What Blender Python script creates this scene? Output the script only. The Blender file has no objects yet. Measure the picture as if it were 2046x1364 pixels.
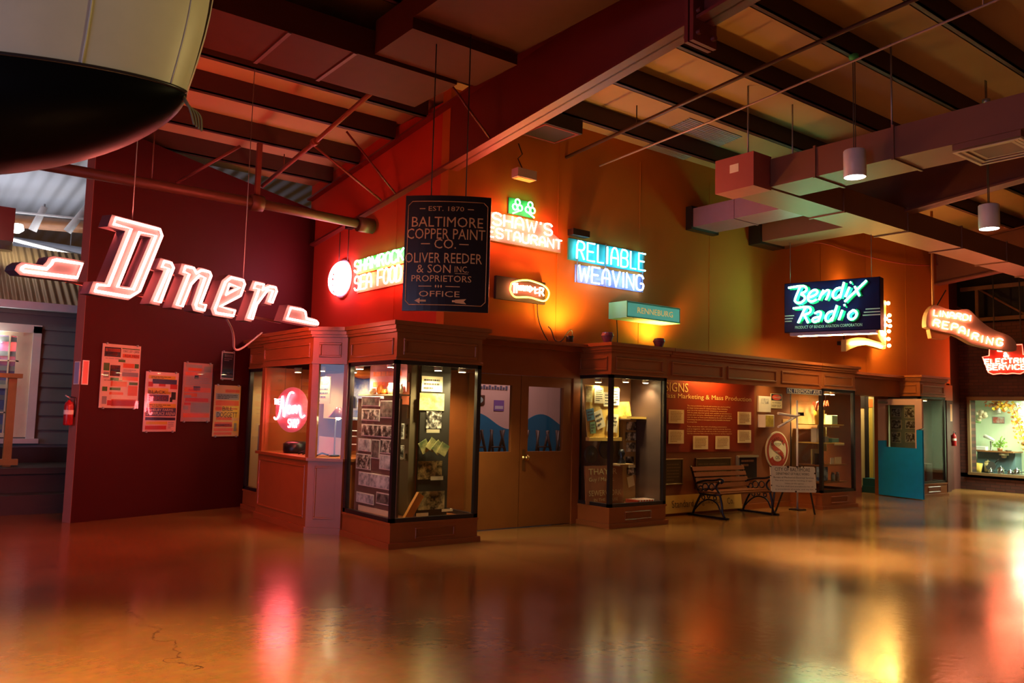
import bpy, math, random
from mathutils import Vector, Matrix
random.seed(7)
SC = bpy.context.scene
COL = SC.collection

# ------------------------------------------------------------------ camera, world, exposure
cam_d = bpy.data.cameras.new('camera'); cam = bpy.data.objects.new('camera', cam_d); COL.objects.link(cam)
YAW, PITCH, ROLL = math.radians(52.497), math.radians(4.9108), math.radians(1.4848)
fwd = Vector((math.cos(YAW)*math.cos(PITCH), math.sin(YAW)*math.cos(PITCH), math.sin(PITCH)))
r0 = Vector((math.sin(YAW), -math.cos(YAW), 0)); u0 = r0.cross(fwd)
rgt = math.cos(ROLL)*r0 + math.sin(ROLL)*u0; upv = -math.sin(ROLL)*r0 + math.cos(ROLL)*u0
cam.matrix_world = Matrix(((rgt.x, upv.x, -fwd.x, 0), (rgt.y, upv.y, -fwd.y, 0), (rgt.z, upv.z, -fwd.z, 1.5), (0, 0, 0, 1)))
cam_d.sensor_width = 36; cam_d.lens = 36*1650.5/2046; cam_d.clip_start = .05; cam_d.clip_end = 200
SC.camera = cam
SC.view_settings.view_transform = 'Standard'; SC.view_settings.look = 'None'
SC.view_settings.gamma = 1; SC.view_settings.exposure = 1.0
SC.view_settings.use_curve_mapping = False
cy = SC.cycles
cy.use_denoising = True; cy.max_bounces = 7; cy.diffuse_bounces = 4; cy.glossy_bounces = 4; cy.transparent_max_bounces = 12
cy.transmission_bounces = 4; cy.sample_clamp_indirect = 4; cy.sample_clamp_direct = 0; cy.caustics_reflective = False; cy.caustics_refractive = False
w = bpy.data.worlds.new('hall'); SC.world = w; w.use_nodes = True
w.node_tree.nodes['Background'].inputs[0].default_value = (.050, .022, .006, 1)
w.node_tree.nodes['Background'].inputs[1].default_value = 1.0

def lamp(kind, name, loc, col, power, size=.1, aim=None, angle=None, blend=.6, sy=None):
    d = bpy.data.lights.new(name, kind); d.color = col; d.energy = power
    if kind == 'AREA':
        d.size = size
        if sy: d.shape = 'RECTANGLE'; d.size_y = sy
    else: d.shadow_soft_size = size
    if kind == 'SPOT': d.spot_size = math.radians(angle); d.spot_blend = blend
    o = bpy.data.objects.new(name, d); COL.objects.link(o); o.location = loc
    if aim is not None:
        o.rotation_euler = (Vector(aim)-Vector(loc)).to_track_quat('-Z', 'Y').to_euler()
    return o

WARM = (1, .72, .36); CASEW = (1, .80, .42); COOL = (.62, .60, 1.0)
# hall pendants: two in view, one out of frame; last two spots are added fill
lamp('SPOT', 'pendant_light_near', (8.83, 5.05, 4.29), WARM, 1250, .10, (8.83, 5.05, 0), 46, 1.0)
lamp('SPOT', 'pendant_light_far', (11.43, 4.67, 4.03), WARM, 950, .10, (11.43, 4.67, 0), 50, 1.0)
lamp('SPOT', 'pendant_light_row_a', (0.7, 3.5, 4.4), (1, .62, .22), 1500, .10, (0.7, 4.6, 0), 56, 1.0)
lamp('SPOT', 'warm_fill_right', (13.6, 2.4, 4.3), WARM, 700, .10, (13.6, 2.4, 0), 80, .9)
lamp('SPOT', 'warm_fill_near', (5.2, 1.2, 4.4), (1, .55, .18), 220, .10, (5.2, 1.2, 0), 90, .9)
# daylight from the entrance doors far behind the camera
lamp('AREA', 'entrance_daylight', (-7.6, 3.8, 2.0), COOL, 125, 5.5, (4.3, 9.3, 1.6), sy=3.6)

# added fill spot that warms the hanging boat, not a fixture of the hall
lamp('SPOT', 'boat_fill', (4.4, 1.6, 3.6), (1, .76, .30), 130, .2, (.5, 5.6, 4.2), 46, 1.0)

# ------------------------------------------------------------------ mesh helpers
class F:
    """a flat frame: a along u, b along v, c along n (out towards the viewer)"""
    def __init__(s, O, u, v=(0, 0, 1), n=None):
        s.O = Vector(O); s.u = Vector(u).normalized(); s.v = Vector(v).normalized()
        s.n = Vector(n).normalized() if n else s.u.cross(s.v).normalized()
    def p(s, a, b, c=0): return s.O + s.u*a + s.v*b + s.n*c
    def at(s, a, b, c=0, rot=0, tilt=0):
        u, v, n = s.u, s.v, s.n
        if rot: R = Matrix.Rotation(rot, 3, n); u = R @ u; v = R @ v
        if tilt: R = Matrix.Rotation(tilt, 3, u); v = R @ v; n = R @ n
        return F(s.p(a, b, c), u, v, n)
def FY(y): return F((0, y, 0), (1, 0, 0))          # faces -y ; a = x
def FX(x): return F((x, 0, 0), (0, -1, 0))         # faces -x ; a = -y
WORLD = F((0, 0, 0), (1, 0, 0), (0, 1, 0), (0, 0, 1))

class G:
    def __init__(s): s.V = []; s.P = []; s.S = []
    def add(s, vs, fs, smooth=False):
        k = len(s.V); s.V += [tuple(v) for v in vs]; s.P += [tuple(i+k for i in f) for f in fs]; s.S += [smooth]*len(fs); return s
    def box(s, x0, x1, y0, y1, z0, z1): return s.fbox(WORLD, x0, x1, y0, y1, z0, z1)
    def fbox(s, f, a0, a1, b0, b1, c0, c1):
        a0, a1 = sorted((a0, a1)); b0, b1 = sorted((b0, b1)); c0, c1 = sorted((c0, c1))
        vs = [f.p(a, b, c) for c in (c0, c1) for b in (b0, b1) for a in (a0, a1)]
        return s.add(vs, [(0, 2, 3, 1), (4, 5, 7, 6), (0, 1, 5, 4), (2, 6, 7, 3), (0, 4, 6, 2), (1, 3, 7, 5)])
    def bev(s, f, a0, a1, b0, b1, c0, c1, r):
        """box with chamfered front edges"""
        vs = [f.p(a, b, c0) for a, b in ((a0, b0), (a1, b0), (a1, b1), (a0, b1))]
        vs += [f.p(a, b, c1-r) for a, b in ((a0, b0), (a1, b0), (a1, b1), (a0, b1))]
        vs += [f.p(a, b, c1) for a, b in ((a0+r, b0+r), (a1-r, b0+r), (a1-r, b1-r), (a0+r, b1-r))]
        fs = [(3, 2, 1, 0), (8, 9, 10, 11)]
        for k in (0, 4):
            for i in range(4): j = (i+1) % 4; fs.append((k+i, k+j, k+4+j, k+4+i))
        return s.add(vs, fs)
    def prism(s, f, pts, c0, c1, holes=()):
        """polygon (a,b) extruded from c0 to c1; holes are bridged by tessellation"""
        from mathutils.geometry import tessellate_polygon
        loops = [list(pts)]+[list(h) for h in holes]
        flat = [q for l in loops for q in l]
        tris = tessellate_polygon([[Vector((a, b, 0)) for a, b in l] for l in loops])
        k = len(flat); vs = [f.p(a, b, c1) for a, b in flat]+[f.p(a, b, c0) for a, b in flat]
        fs = []
        for t in tris:
            (ax, ay), (bx, by), (cx, cy_) = (flat[i] for i in t)
            if (bx-ax)*(cy_-ay)-(by-ay)*(cx-ax) < 0: t = (t[0], t[2], t[1])
            fs.append(tuple(t)); fs.append(tuple(i+k for i in reversed(t)))
        o = 0
        for l in loops:
            m = len(l)
            for i in range(m): j = (i+1) % m; fs.append((o+i, o+j, o+j+k, o+i+k))
            o += m
        return s.add(vs, fs)
    def tube(s, path, r, seg=8, closed=False, rfun=None):
        P = [Vector(q) for q in path]
        Q = [P[0]]
        for q in P[1:]:
            if (q-Q[-1]).length > 1e-5: Q.append(q)
        P = Q; n = len(P)
        if n < 2: return s
        vs = []; prev = None
        for i, q in enumerate(P):
            if closed: t = (P[(i+1) % n]-P[i-1])
            else: t = P[min(i+1, n-1)]-P[max(i-1, 0)]
            t = t.normalized() if t.length > 1e-9 else Vector((0, 0, 1))
            if prev is None:
                a = Vector((0, 0, 1)) if abs(t.z) < .9 else Vector((1, 0, 0))
                x = t.cross(a).normalized()
            else:
                x = prev - t*prev.dot(t)
                x = x.normalized() if x.length > 1e-6 else t.cross(Vector((0, 0, 1))).normalized()
            prev = x; y = t.cross(x)
            k = rfun(i/(n-1)) if rfun else 1
            vs += [q+(x*math.cos(2*math.pi*j/seg)+y*math.sin(2*math.pi*j/seg))*r*k for j in range(seg)]
        fs = []
        for i in range(n if closed else n-1):
            i2 = (i+1) % n
            for j in range(seg): j2 = (j+1) % seg; fs.append((i*seg+j, i*seg+j2, i2*seg+j2, i2*seg+j))
        s.add(vs, fs, True)
        if not closed:
            k = len(s.V)-n*seg
            s.P += [tuple(k+j for j in reversed(range(seg))), tuple(k+(n-1)*seg+j for j in range(seg))]; s.S += [False, False]
        return s
    def cyl(s, p0, p1, r0, r1=None, seg=20): 
        r1 = r0 if r1 is None else r1
        return s.tube([p0, p1], 1, seg, rfun=lambda t: r0+(r1-r0)*t)
    def lathe(s, c, prof, seg=20, f=None, cap=True):
        """profile [(r,h)] about the axis n of frame f (default: z) through c"""
        f = f or WORLD; c = Vector(c); vs = []
        for r, h in prof: vs += [c+(f.u*math.cos(2*math.pi*j/seg)+f.v*math.sin(2*math.pi*j/seg))*r+f.n*h for j in range(seg)]
        fs = [(i*seg+j, i*seg+(j+1) % seg, (i+1)*seg+(j+1) % seg, (i+1)*seg+j) for i in range(len(prof)-1) for j in range(seg)]
        s.add(vs, fs, True)
        if cap:
            k = len(s.V)-len(prof)*seg
            if prof[0][0] > 1e-4: s.P.append(tuple(k+j for j in reversed(range(seg)))); s.S.append(False)
            if prof[-1][0] > 1e-4: s.P.append(tuple(k+(len(prof)-1)*seg+j for j in range(seg))); s.S.append(False)
        return s
    def ball(s, c, r, sx=1, sy=1, sz=1, seg=12, rings=8):
        c = Vector(c); vs = []; fs = []
        for i in range(rings+1):
            t = math.pi*i/rings
            for j in range(seg):
                q = 2*math.pi*j/seg; vs.append(c+Vector((math.sin(t)*math.cos(q)*sx, math.sin(t)*math.sin(q)*sy, math.cos(t)*sz))*r)
        for i in range(rings):
            for j in range(seg): fs.append((i*seg+j, (i+1)*seg+j, (i+1)*seg+(j+1) % seg, i*seg+(j+1) % seg))
        return s.add(vs, fs, True)
    def grid(s, fn, nu, nv, smooth=True):
        vs = [fn(i/nu, j/nv) for i in range(nu+1) for j in range(nv+1)]
        fs = [(i*(nv+1)+j, (i+1)*(nv+1)+j, (i+1)*(nv+1)+j+1, i*(nv+1)+j+1) for i in range(nu) for j in range(nv)]
        return s.add(vs, fs, smooth)
    def panel(s, f, a0, a1, b0, b1, c0=0, t=.028, h=.018):
        """raised picture-frame moulding round a rectangle"""
        for q in ((a0, a1, b0, b0+t), (a0, a1, b1-t, b1), (a0, a0+t, b0+t, b1-t), (a1-t, a1, b0+t, b1-t)):
            s.bev(f, *q, c0, c0+h, .006)
        return s
    def make(s, name, m, parent=None, loc=None):
        me = bpy.data.meshes.new(name); o = bpy.data.objects.new(name, me)
        base = Vector((0, 0, 0))
        if parent is not None:
            o.parent = parent; q = parent
            while q is not None: base = base+q.location; q = q.parent
        elif loc is not None: base = Vector(loc); o.location = base
        me.from_pydata([tuple(Vector(v)-base) for v in s.V], [], s.P)
        me.polygons.foreach_set('use_smooth', s.S); me.update()
        me.materials.append(m); COL.objects.link(o)
        return o

def tag(o, label, cat, group=None):
    o['label'] = label; o['category'] = cat
    if group: o['group'] = group
    return o
def thing(name, label, cat, loc, group=None):
    o = bpy.data.objects.new(name, None); COL.objects.link(o); o.location = loc; o.empty_display_size = .1
    return tag(o, label, cat, group)
def struct(g, name, m):
    o = g.make(name, m); o['kind'] = 'structure'; return o

# ------------------------------------------------------------------ materials
MATS = {}
def mat(name, col, rough=.55, metal=0, noise=.12, scale=6, bump=0, bscale=40, emit=None, es=0, spec=.5, coat=0):
    if name in MATS: return MATS[name]
    m = bpy.data.materials.new(name); m.use_nodes = True; nt = m.node_tree; b = nt.nodes['Principled BSDF']
    b.inputs['Roughness'].default_value = rough; b.inputs['Metallic'].default_value = metal
    b.inputs['Specular IOR Level'].default_value = spec; b.inputs['Coat Weight'].default_value = coat
    tc = nt.nodes.new('ShaderNodeTexCoord')
    if noise:
        n = nt.nodes.new('ShaderNodeTexNoise'); n.inputs['Scale'].default_value = scale; n.inputs['Detail'].default_value = 5
        r = nt.nodes.new('ShaderNodeMix'); r.data_type = 'RGBA'
        r.inputs['A'].default_value = (*[c*(1-noise) for c in col], 1); r.inputs['B'].default_value = (*[min(1, c*(1+noise)) for c in col], 1)
        nt.links.new(tc.outputs['Object'], n.inputs['Vector']); nt.links.new(n.outputs['Fac'], r.inputs['Factor'])
        nt.links.new(r.outputs['Result'], b.inputs['Base Color'])
    else: b.inputs['Base Color'].default_value = (*col, 1)
    if bump:
        n2 = nt.nodes.new('ShaderNodeTexNoise'); n2.inputs['Scale'].default_value = bscale; n2.inputs['Detail'].default_value = 3
        bp = nt.nodes.new('ShaderNodeBump'); bp.inputs['Strength'].default_value = bump; bp.inputs['Distance'].default_value = .01
        nt.links.new(tc.outputs['Object'], n2.inputs['Vector']); nt.links.new(n2.outputs['Fac'], bp.inputs['Height']); nt.links.new(bp.outputs['Normal'], b.inputs['Normal'])
    if emit:
        b.inputs['Emission Color'].default_value = (*emit, 1); b.inputs['Emission Strength'].default_value = es
    MATS[name] = m; return m
def glow(name, col, s):
    m = mat(name, (.8, .8, .8), .3, noise=0, emit=col, es=s); return m
def glass():
    m = bpy.data.materials.new('clear_glass'); m.use_nodes = True; nt = m.node_tree
    for n in list(nt.nodes):
        if n.type == 'BSDF_PRINCIPLED': nt.nodes.remove(n)
    out = [n for n in nt.nodes if n.type == 'OUTPUT_MATERIAL'][0]
    t = nt.nodes.new('ShaderNodeBsdfTransparent'); t.inputs[0].default_value = (.93, .95, .93, 1)
    gl = nt.nodes.new('ShaderNodeBsdfGlossy'); gl.inputs['Roughness'].default_value = .02
    lw = nt.nodes.new('ShaderNodeLayerWeight'); lw.inputs[0].default_value = .5
    pw = nt.nodes.new('ShaderNodeMath'); pw.operation = 'POWER'; pw.inputs[1].default_value = 5; nt.links.new(lw.outputs['Facing'], pw.inputs[0])
    fr = nt.nodes.new('ShaderNodeMath'); fr.operation = 'MULTIPLY_ADD'; fr.inputs[1].default_value = .8; fr.inputs[2].default_value = .035; nt.links.new(pw.outputs[0], fr.inputs[0])
    mx = nt.nodes.new('ShaderNodeMixShader')
    nt.links.new(fr.outputs[0], mx.inputs[0]); nt.links.new(t.outputs[0], mx.inputs[1]); nt.links.new(gl.outputs[0], mx.inputs[2]); nt.links.new(mx.outputs[0], out.inputs[0])
    return m
GLASS = glass()
def brick(name, col, mortar, axes='yz'):
    m = bpy.data.materials.new(name); m.use_nodes = True; nt = m.node_tree; b = nt.nodes['Principled BSDF']; b.inputs['Roughness'].default_value = .75
    g = nt.nodes.new('ShaderNodeNewGeometry'); sp = nt.nodes.new('ShaderNodeSeparateXYZ'); cb = nt.nodes.new('ShaderNodeCombineXYZ')
    t = nt.nodes.new('ShaderNodeTexBrick'); t.inputs['Scale'].default_value = 1; t.inputs['Brick Width'].default_value = .21; t.inputs['Row Height'].default_value = .075; t.inputs['Mortar Size'].default_value = .008
    t.inputs['Color1'].default_value = (*col, 1); t.inputs['Color2'].default_value = (*[c*.7 for c in col], 1); t.inputs['Mortar'].default_value = (*mortar, 1)
    nt.links.new(g.outputs['Position'], sp.inputs[0]); nt.links.new(sp.outputs[axes[0].upper()], cb.inputs[0]); nt.links.new(sp.outputs[axes[1].upper()], cb.inputs[1])
    nt.links.new(cb.outputs[0], t.inputs['Vector']); nt.links.new(t.outputs['Color'], b.inputs['Base Color'])
    bp = nt.nodes.new('ShaderNodeBump'); bp.inputs['Strength'].default_value = .5; bp.inputs['Distance'].default_value = .01; bp.invert = True
    nt.links.new(t.outputs['Fac'], bp.inputs['Height']); nt.links.new(bp.outputs['Normal'], b.inputs['Normal'])
    return m
def ridged(name, col, axis, freq, rough=.5, metal=0, strength=.6):
    """corrugated sheet: a wave along one world axis drives the bump"""
    m = bpy.data.materials.new(name); m.use_nodes = True; nt = m.node_tree; b = nt.nodes['Principled BSDF']
    b.inputs['Base Color'].default_value = (*col, 1); b.inputs['Roughness'].default_value = rough; b.inputs['Metallic'].default_value = metal
    g = nt.nodes.new('ShaderNodeNewGeometry'); sp = nt.nodes.new('ShaderNodeSeparateXYZ'); nt.links.new(g.outputs['Position'], sp.inputs[0])
    mu = nt.nodes.new('ShaderNodeMath'); mu.operation = 'MULTIPLY'; mu.inputs[1].default_value = freq; nt.links.new(sp.outputs[axis], mu.inputs[0])
    si = nt.nodes.new('ShaderNodeMath'); si.operation = 'SINE'; nt.links.new(mu.outputs[0], si.inputs[0])
    bp = nt.nodes.new('ShaderNodeBump'); bp.inputs['Strength'].default_value = strength; bp.inputs['Distance'].default_value = .02
    nt.links.new(si.outputs[0], bp.inputs['Height']); nt.links.new(bp.outputs['Normal'], b.inputs['Normal']); return m
def print_mat(name, c0, c1, scale=9, rough=.35, seed=0, mid=None, contrast=.12):
    """a blotchy printed picture: two or three inks through a noise"""
    m = bpy.data.materials.new(name); m.use_nodes = True; nt = m.node_tree; b = nt.nodes['Principled BSDF']; b.inputs['Roughness'].default_value = rough
    tc = nt.nodes.new('ShaderNodeTexCoord'); mp = nt.nodes.new('ShaderNodeMapping'); mp.inputs['Location'].default_value = (seed*3.7, seed*1.3, seed*2.1)
    oi = nt.nodes.new('ShaderNodeObjectInfo'); ad = nt.nodes.new('ShaderNodeVectorMath'); ad.operation = 'ADD'
    n = nt.nodes.new('ShaderNodeTexNoise'); n.inputs['Scale'].default_value = scale; n.inputs['Detail'].default_value = 4; n.inputs['Roughness'].default_value = .65
    r = nt.nodes.new('ShaderNodeValToRGB'); e = r.color_ramp.elements
    e[0].position = .5-contrast; e[0].color = (*c0, 1); e[1].position = .5+contrast; e[1].color = (*c1, 1)
    if mid: q = e.new(.5); q.color = (*mid, 1)
    nt.links.new(tc.outputs['Object'], mp.inputs[0]); nt.links.new(mp.outputs[0], ad.inputs[0]); nt.links.new(oi.outputs['Location'], ad.inputs[1])
    nt.links.new(ad.outputs[0], n.inputs['Vector']); nt.links.new(n.outputs['Fac'], r.inputs[0]); nt.links.new(r.outputs[0], b.inputs['Base Color']); return m

def floor_mat():
    m = bpy.data.materials.new('polished_concrete'); m.use_nodes = True; nt = m.node_tree; b = nt.nodes['Principled BSDF']; L = nt.links.new
    g = nt.nodes.new('ShaderNodeNewGeometry'); sp = nt.nodes.new('ShaderNodeSeparateXYZ'); L(g.outputs['Position'], sp.inputs[0])
    n1 = nt.nodes.new('ShaderNodeTexNoise'); n1.inputs['Scale'].default_value = .55; n1.inputs['Detail'].default_value = 9; n1.inputs['Roughness'].default_value = .62
    L(g.outputs['Position'], n1.inputs['Vector'])
    r = nt.nodes.new('ShaderNodeValToRGB'); e = r.color_ramp.elements
    e[0].position = .18; e[0].color = (.16, .068, .020, 1); e[1].position = .84; e[1].color = (.40, .18, .055, 1); L(n1.outputs['Fac'], r.inputs[0])
    n2 = nt.nodes.new('ShaderNodeTexNoise'); n2.inputs['Scale'].default_value = 14; n2.inputs['Detail'].default_value = 6; L(g.outputs['Position'], n2.inputs['Vector'])
    mx = nt.nodes.new('ShaderNodeMix'); mx.data_type = 'RGBA'; mx.blend_type = 'MULTIPLY'; mx.inputs['Factor'].default_value = .45
    L(r.outputs[0], mx.inputs['A']); L(n2.outputs['Color'], mx.inputs['B'])
    # saw-cut joints and one wandering crack
    def M(op, a, bb=None):
        q = nt.nodes.new('ShaderNodeMath'); q.operation = op
        for i, x in enumerate((a, bb)):
            if x is None: continue
            if isinstance(x, (int, float)): q.inputs[i].default_value = x
            else: L(x, q.inputs[i])
        return q.outputs[0]
    X, Y = sp.outputs['X'], sp.outputs['Y']
    def near(v, c, wd): return M('LESS_THAN', M('ABSOLUTE', M('SUBTRACT', v, c)), wd)
    j1 = M('MULTIPLY', near(X, 5.40, .008), M('LESS_THAN', Y, 7.9))
    j2 = M('MULTIPLY', near(X, 7.61, .008), M('LESS_THAN', Y, 7.9))
    j3 = M('MULTIPLY', near(Y, 8.58, .008), M('LESS_THAN', X, 4.4))
    n3 = nt.nodes.new('ShaderNodeTexNoise'); n3.inputs['Scale'].default_value = 5; n3.inputs['Detail'].default_value = 4; L(g.outputs['Position'], n3.inputs['Vector'])
    cr = M('SUBTRACT', X, M('ADD', M('MULTIPLY', M('SUBTRACT', n3.outputs['Fac'], .5), .55), M('ADD', 1.45, M('MULTIPLY', Y, .02))))
    j4 = M('MULTIPLY', M('LESS_THAN', M('ABSOLUTE', cr), .007), M('MULTIPLY', M('GREATER_THAN', Y, 4.9), M('LESS_THAN', Y, 6.9)))
    j = M('MAXIMUM', M('MAXIMUM', j1, j2), M('MAXIMUM', j3, j4))
    m2 = nt.nodes.new('ShaderNodeMix'); m2.data_type = 'RGBA'; L(M('MULTIPLY', j, .75), m2.inputs['Factor']); L(mx.outputs['Result'], m2.inputs['A']); m2.inputs['B'].default_value = (.03, .015, .01, 1)
    L(m2.outputs['Result'], b.inputs['Base Color'])
    rr = nt.nodes.new('ShaderNodeMapRange'); rr.inputs['From Min'].default_value = .3; rr.inputs['From Max'].default_value = .7; rr.inputs['To Min'].default_value = .13; rr.inputs['To Max'].default_value = .24
    L(n1.outputs['Fac'], rr.inputs['Value']); L(rr.outputs[0], b.inputs['Roughness'])
    b.inputs['Specular IOR Level'].default_value = .6
    bp = nt.nodes.new('ShaderNodeBump'); bp.inputs['Strength'].default_value = .05; bp.inputs['Distance'].default_value = .02; L(n2.outputs['Fac'], bp.inputs['Height']); L(bp.outputs[0], b.inputs['Normal'])
    return m

TRIM = mat('oxblood_paint', (.31, .085, .020), .38, bump=.05)
WALL = mat('terracotta_plaster', (.52, .15, .022), .85, spec=.15, noise=.10, scale=1.2, bump=.1, bscale=60)
WALLRED = mat('dark_red_paint', (.048, .004, .004), .6, spec=.15, noise=.1, scale=1.5, bump=.06)
STEEL = mat('red_oxide_steel', (.16, .045, .035), .55, bump=.06)
STEELRED = mat('rafter_paint', (.19, .026, .018), .5, noise=.2, scale=1)
PURLIN = mat('dark_purlin', (.055, .022, .018), .6)
DECK = mat('cream_insulation', (.44, .29, .155), .8, spec=.15, noise=.18, scale=.9, bump=.12, bscale=5)
DUCT = mat('galvanized_duct', (.44, .30, .27), .45, .25, noise=.1, scale=2)
DUCTRED = mat('painted_duct', (.075, .016, .007), .7, spec=.2)
BLACK = mat('black_frame', (.018, .014, .016), .3)
DARK = mat('dark_void', (.02, .012, .010), .7)
IRON = mat('black_iron', (.025, .025, .032), .3, .6)
GREY = mat('grey_metal', (.35, .35, .36), .4, .7)
WHITE = mat('white_paint', (.78, .76, .74), .45)
CREAM = mat('cream_card', (.80, .70, .45), .6)
PAPER = mat('white_card', (.78, .74, .66), .6)
CABLE = mat('cable_rubber', (.03, .025, .02), .6)
FLOOR = floor_mat()
TAN = mat('tan_board', (.42, .26, .12), .7)
WOOD = mat('varnished_wood', (.30, .12, .045), .4, noise=.3, scale=9)
GOLD = mat('gold_leaf_paint', (.62, .44, .20), .4, .2)
BW = [print_mat('photo_print_%s' % q, (.015, .013, .012), (.88, .84, .74), 11+3*i, seed=i, mid=(.16, .14, .12)) for i, q in enumerate('abcd')]
BWD = print_mat('dark_photo_print', (.012, .011, .012), (.35, .32, .28), 14, seed=9, contrast=.2)
BWL = print_mat('pale_photo_print', (.22, .24, .27), (.80, .82, .84), 8, seed=5)

# neon gases
NEON_RED = glow('neon_red', (1, .12, .07), 24)
NEON_DINER = glow('neon_diner', (1, .17, .13), 17)
NEON_DBACK = glow('neon_diner_rear', (1, .11, .07), 70)
NEON_GREEN = glow('neon_green', (.20, 1, .30), 10)
NEON_TEAL = glow('neon_teal', (.25, .95, 1), 5)
NEON_BLUE = glow('neon_blue', (.28, .45, 1), 8)
NEON_PINK = glow('neon_pink', (1, .28, .45), 16)
NEON_YEL = glow('neon_yellow', (1, .72, .05), 3)
NEON_MINT = glow('neon_mint', (.22, 1, .50), 13)
NEON_ORANGE = glow('neon_orange', (1, .19, .09), 34)
BULB = glow('lamp_bulb', (1, .78, .40), 55)
BULBW = glow('white_lamp', (1, .93, .80), 14)
BULBY = glow('warm_sign_bulb', (1, .52, .12), 60)

# ------------------------------------------------------------------ lettering
_GL = {}
def glyphs(s):
    if s in _GL: return _GL[s]
    c = bpy.data.curves.new('t', 'FONT'); c.body = s; c.resolution_u = 2; c.size = 1
    o = bpy.data.objects.new('t', c); me = bpy.data.meshes.new_from_object(o)
    vs = [(v.co.x, v.co.y) for v in me.vertices]; fs = [tuple(p.vertices) for p in me.polygons]
    bpy.data.objects.remove(o); bpy.data.curves.remove(c); bpy.data.meshes.remove(me)
    _GL[s] = (vs, fs); return vs, fs
def put_text(g, f, s, a, b, wd, h, c=.004, shear=0):
    """flat letters that fill the rectangle a..a+wd, b..b+h of frame f"""
    vs, fs = glyphs(s)
    x0 = min(v[0] for v in vs); x1 = max(v[0] for v in vs); y0 = min(v[1] for v in vs); y1 = max(v[1] for v in vs)
    pts = []
    for x, y in vs:
        q = (y-y0)/(y1-y0)*h; pts.append(f.p(a+(x-x0)/(x1-x0)*wd+shear*q, b+q, c))
    g.add(pts, fs); return g
def text(f, s, a, b, wd, h, m, parent, c=.004, name='lettering', shear=0):
    return put_text(G(), f, s, a, b, wd, h, c, shear).make(name, m, parent)
def bars(g, f, a0, a1, b0, b1, n, c=.004, fill=.5, seed=1):
    """ragged lines of print too small to read"""
    R = random.Random(seed); st = (b1-b0)/n
    for i in range(n):
        y = b1-(i+.8)*st; x = a0
        end = a1-(a1-a0)*(R.random()*.12 if i < n-1 else .45)
        while x < end-.01:
            l = min((a1-a0)*(.06+.12*R.random()), end-x); g.add([f.p(x, y, c), f.p(x+l, y, c), f.p(x+l, y+st*fill, c), f.p(x, y+st*fill, c)], [(0, 1, 2, 3)])
            x += l+(a1-a0)*.02
    return g

ST = {'A': ['0,0 0,.55 .25,1 .75,1 1,.55 1,0', '0,.42 1,.42'], 'a': ['0,0 .5,1 1,0', '.2,.36 .8,.36'], 'B': ['0,0 0,1 .7,1 .95,.88 .95,.62 .7,.52 0,.52', '.7,.52 1,.4 1,.12 .7,0 0,0'],
 'C': ['1,.8 .8,1 .2,1 0,.8 0,.2 .2,0 .8,0 1,.2'], 'D': ['0,0 0,1 .6,1 1,.75 1,.25 .6,0 0,0'], 'E': ['1,1 0,1 0,0 1,0', '0,.52 .8,.52'], 'e': ['1,1 .3,1 0,.75 0,.25 .3,0 1,0', '0,.5 .8,.5'],
 'F': ['1,1 0,1 0,0', '0,.5 .8,.5'], 'G': ['1,.8 .8,1 .2,1 0,.8 0,.2 .2,0 .8,0 1,.2 1,.45 .6,.45'], 'H': ['0,0 0,1', '1,0 1,1', '0,.5 1,.5'], 'I': ['.5,0 .5,1'],
 'K': ['0,0 0,1', '1,1 0,.45', '.3,.62 1,0'], 'L': ['0,1 0,0 1,0'], 'M': ['0,0 0,1 .5,.35 1,1 1,0'], 'N': ['0,0 0,1 1,0 1,1'], 'O': ['.5,1 .15,.9 0,.65 0,.35 .15,.1 .5,0 .85,.1 1,.35 1,.65 .85,.9 .5,1'],
 'P': ['0,0 0,1 .7,1 1,.88 1,.6 .7,.47 0,.47'], 'R': ['0,0 0,1 .7,1 1,.88 1,.62 .7,.5 0,.5', '.5,.5 1,0'], 'S': ['1,.82 .8,1 .2,1 0,.82 0,.64 .2,.52 .8,.48 1,.36 1,.18 .8,0 .2,0 0,.18'],
 'T': ['0,1 1,1', '.5,1 .5,0'], 'U': ['0,1 0,.2 .2,0 .8,0 1,.2 1,1'], 'V': ['0,1 .5,0 1,1'], 'W': ['0,1 .25,0 .5,.8 .75,0 1,1'], "'": ['.5,1 .5,.8'], '&': ['1,0 .2,.75 .4,1 .65,.8 .1,.3 .35,0 .95,.45']}
def cha(P, n=2, closed=False):
    for _ in range(n):
        Q = [] if closed else [P[0]]
        m = len(P)
        for i in range(m if closed else m-1):
            a, b = P[i], P[(i+1) % m]; Q += [tuple(x*.75+y*.25 for x, y in zip(a, b)), tuple(x*.25+y*.75 for x, y in zip(a, b))]
        if not closed: Q.append(P[-1])
        P = Q
    return P
WID = {'I': .25, "'": .25, 'W': 1.3, 'M': 1.2, 'L': .8}
def neon_word(f, s, a, b, wd, h, c, r, m, parent, gap=.4, shear=0, seg=6, base=None, name='neon_tube'):
    """one glass tube per letter"""
    tot = sum(WID.get(ch, 1) for ch in s if ch != ' ')+gap*(len(s)-1)+sum(.6 for ch in s if ch == ' ')
    k = wd/tot; x = a; out = []
    for i, ch in enumerate(s):
        cw = k*(.6 if ch == ' ' else WID.get(ch, 1))
        if ch != ' ':
            g = G(); bb = base(i) if base else b
            for st in ST[ch]:
                P = [tuple(map(float, q.split(','))) for q in st.split()]
                if len(P) > 4 and ch not in 'WMNEHTAFL' or ch in 'Ae' and len(P) > 4: P = cha(P, 1)
                g.tube([f.p(x+px*cw+shear*py*h, bb+py*h, c) for px, py in P], r, seg)
            out.append(g.make(name, m, parent))
        x += cw+gap*k
    return out
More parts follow.
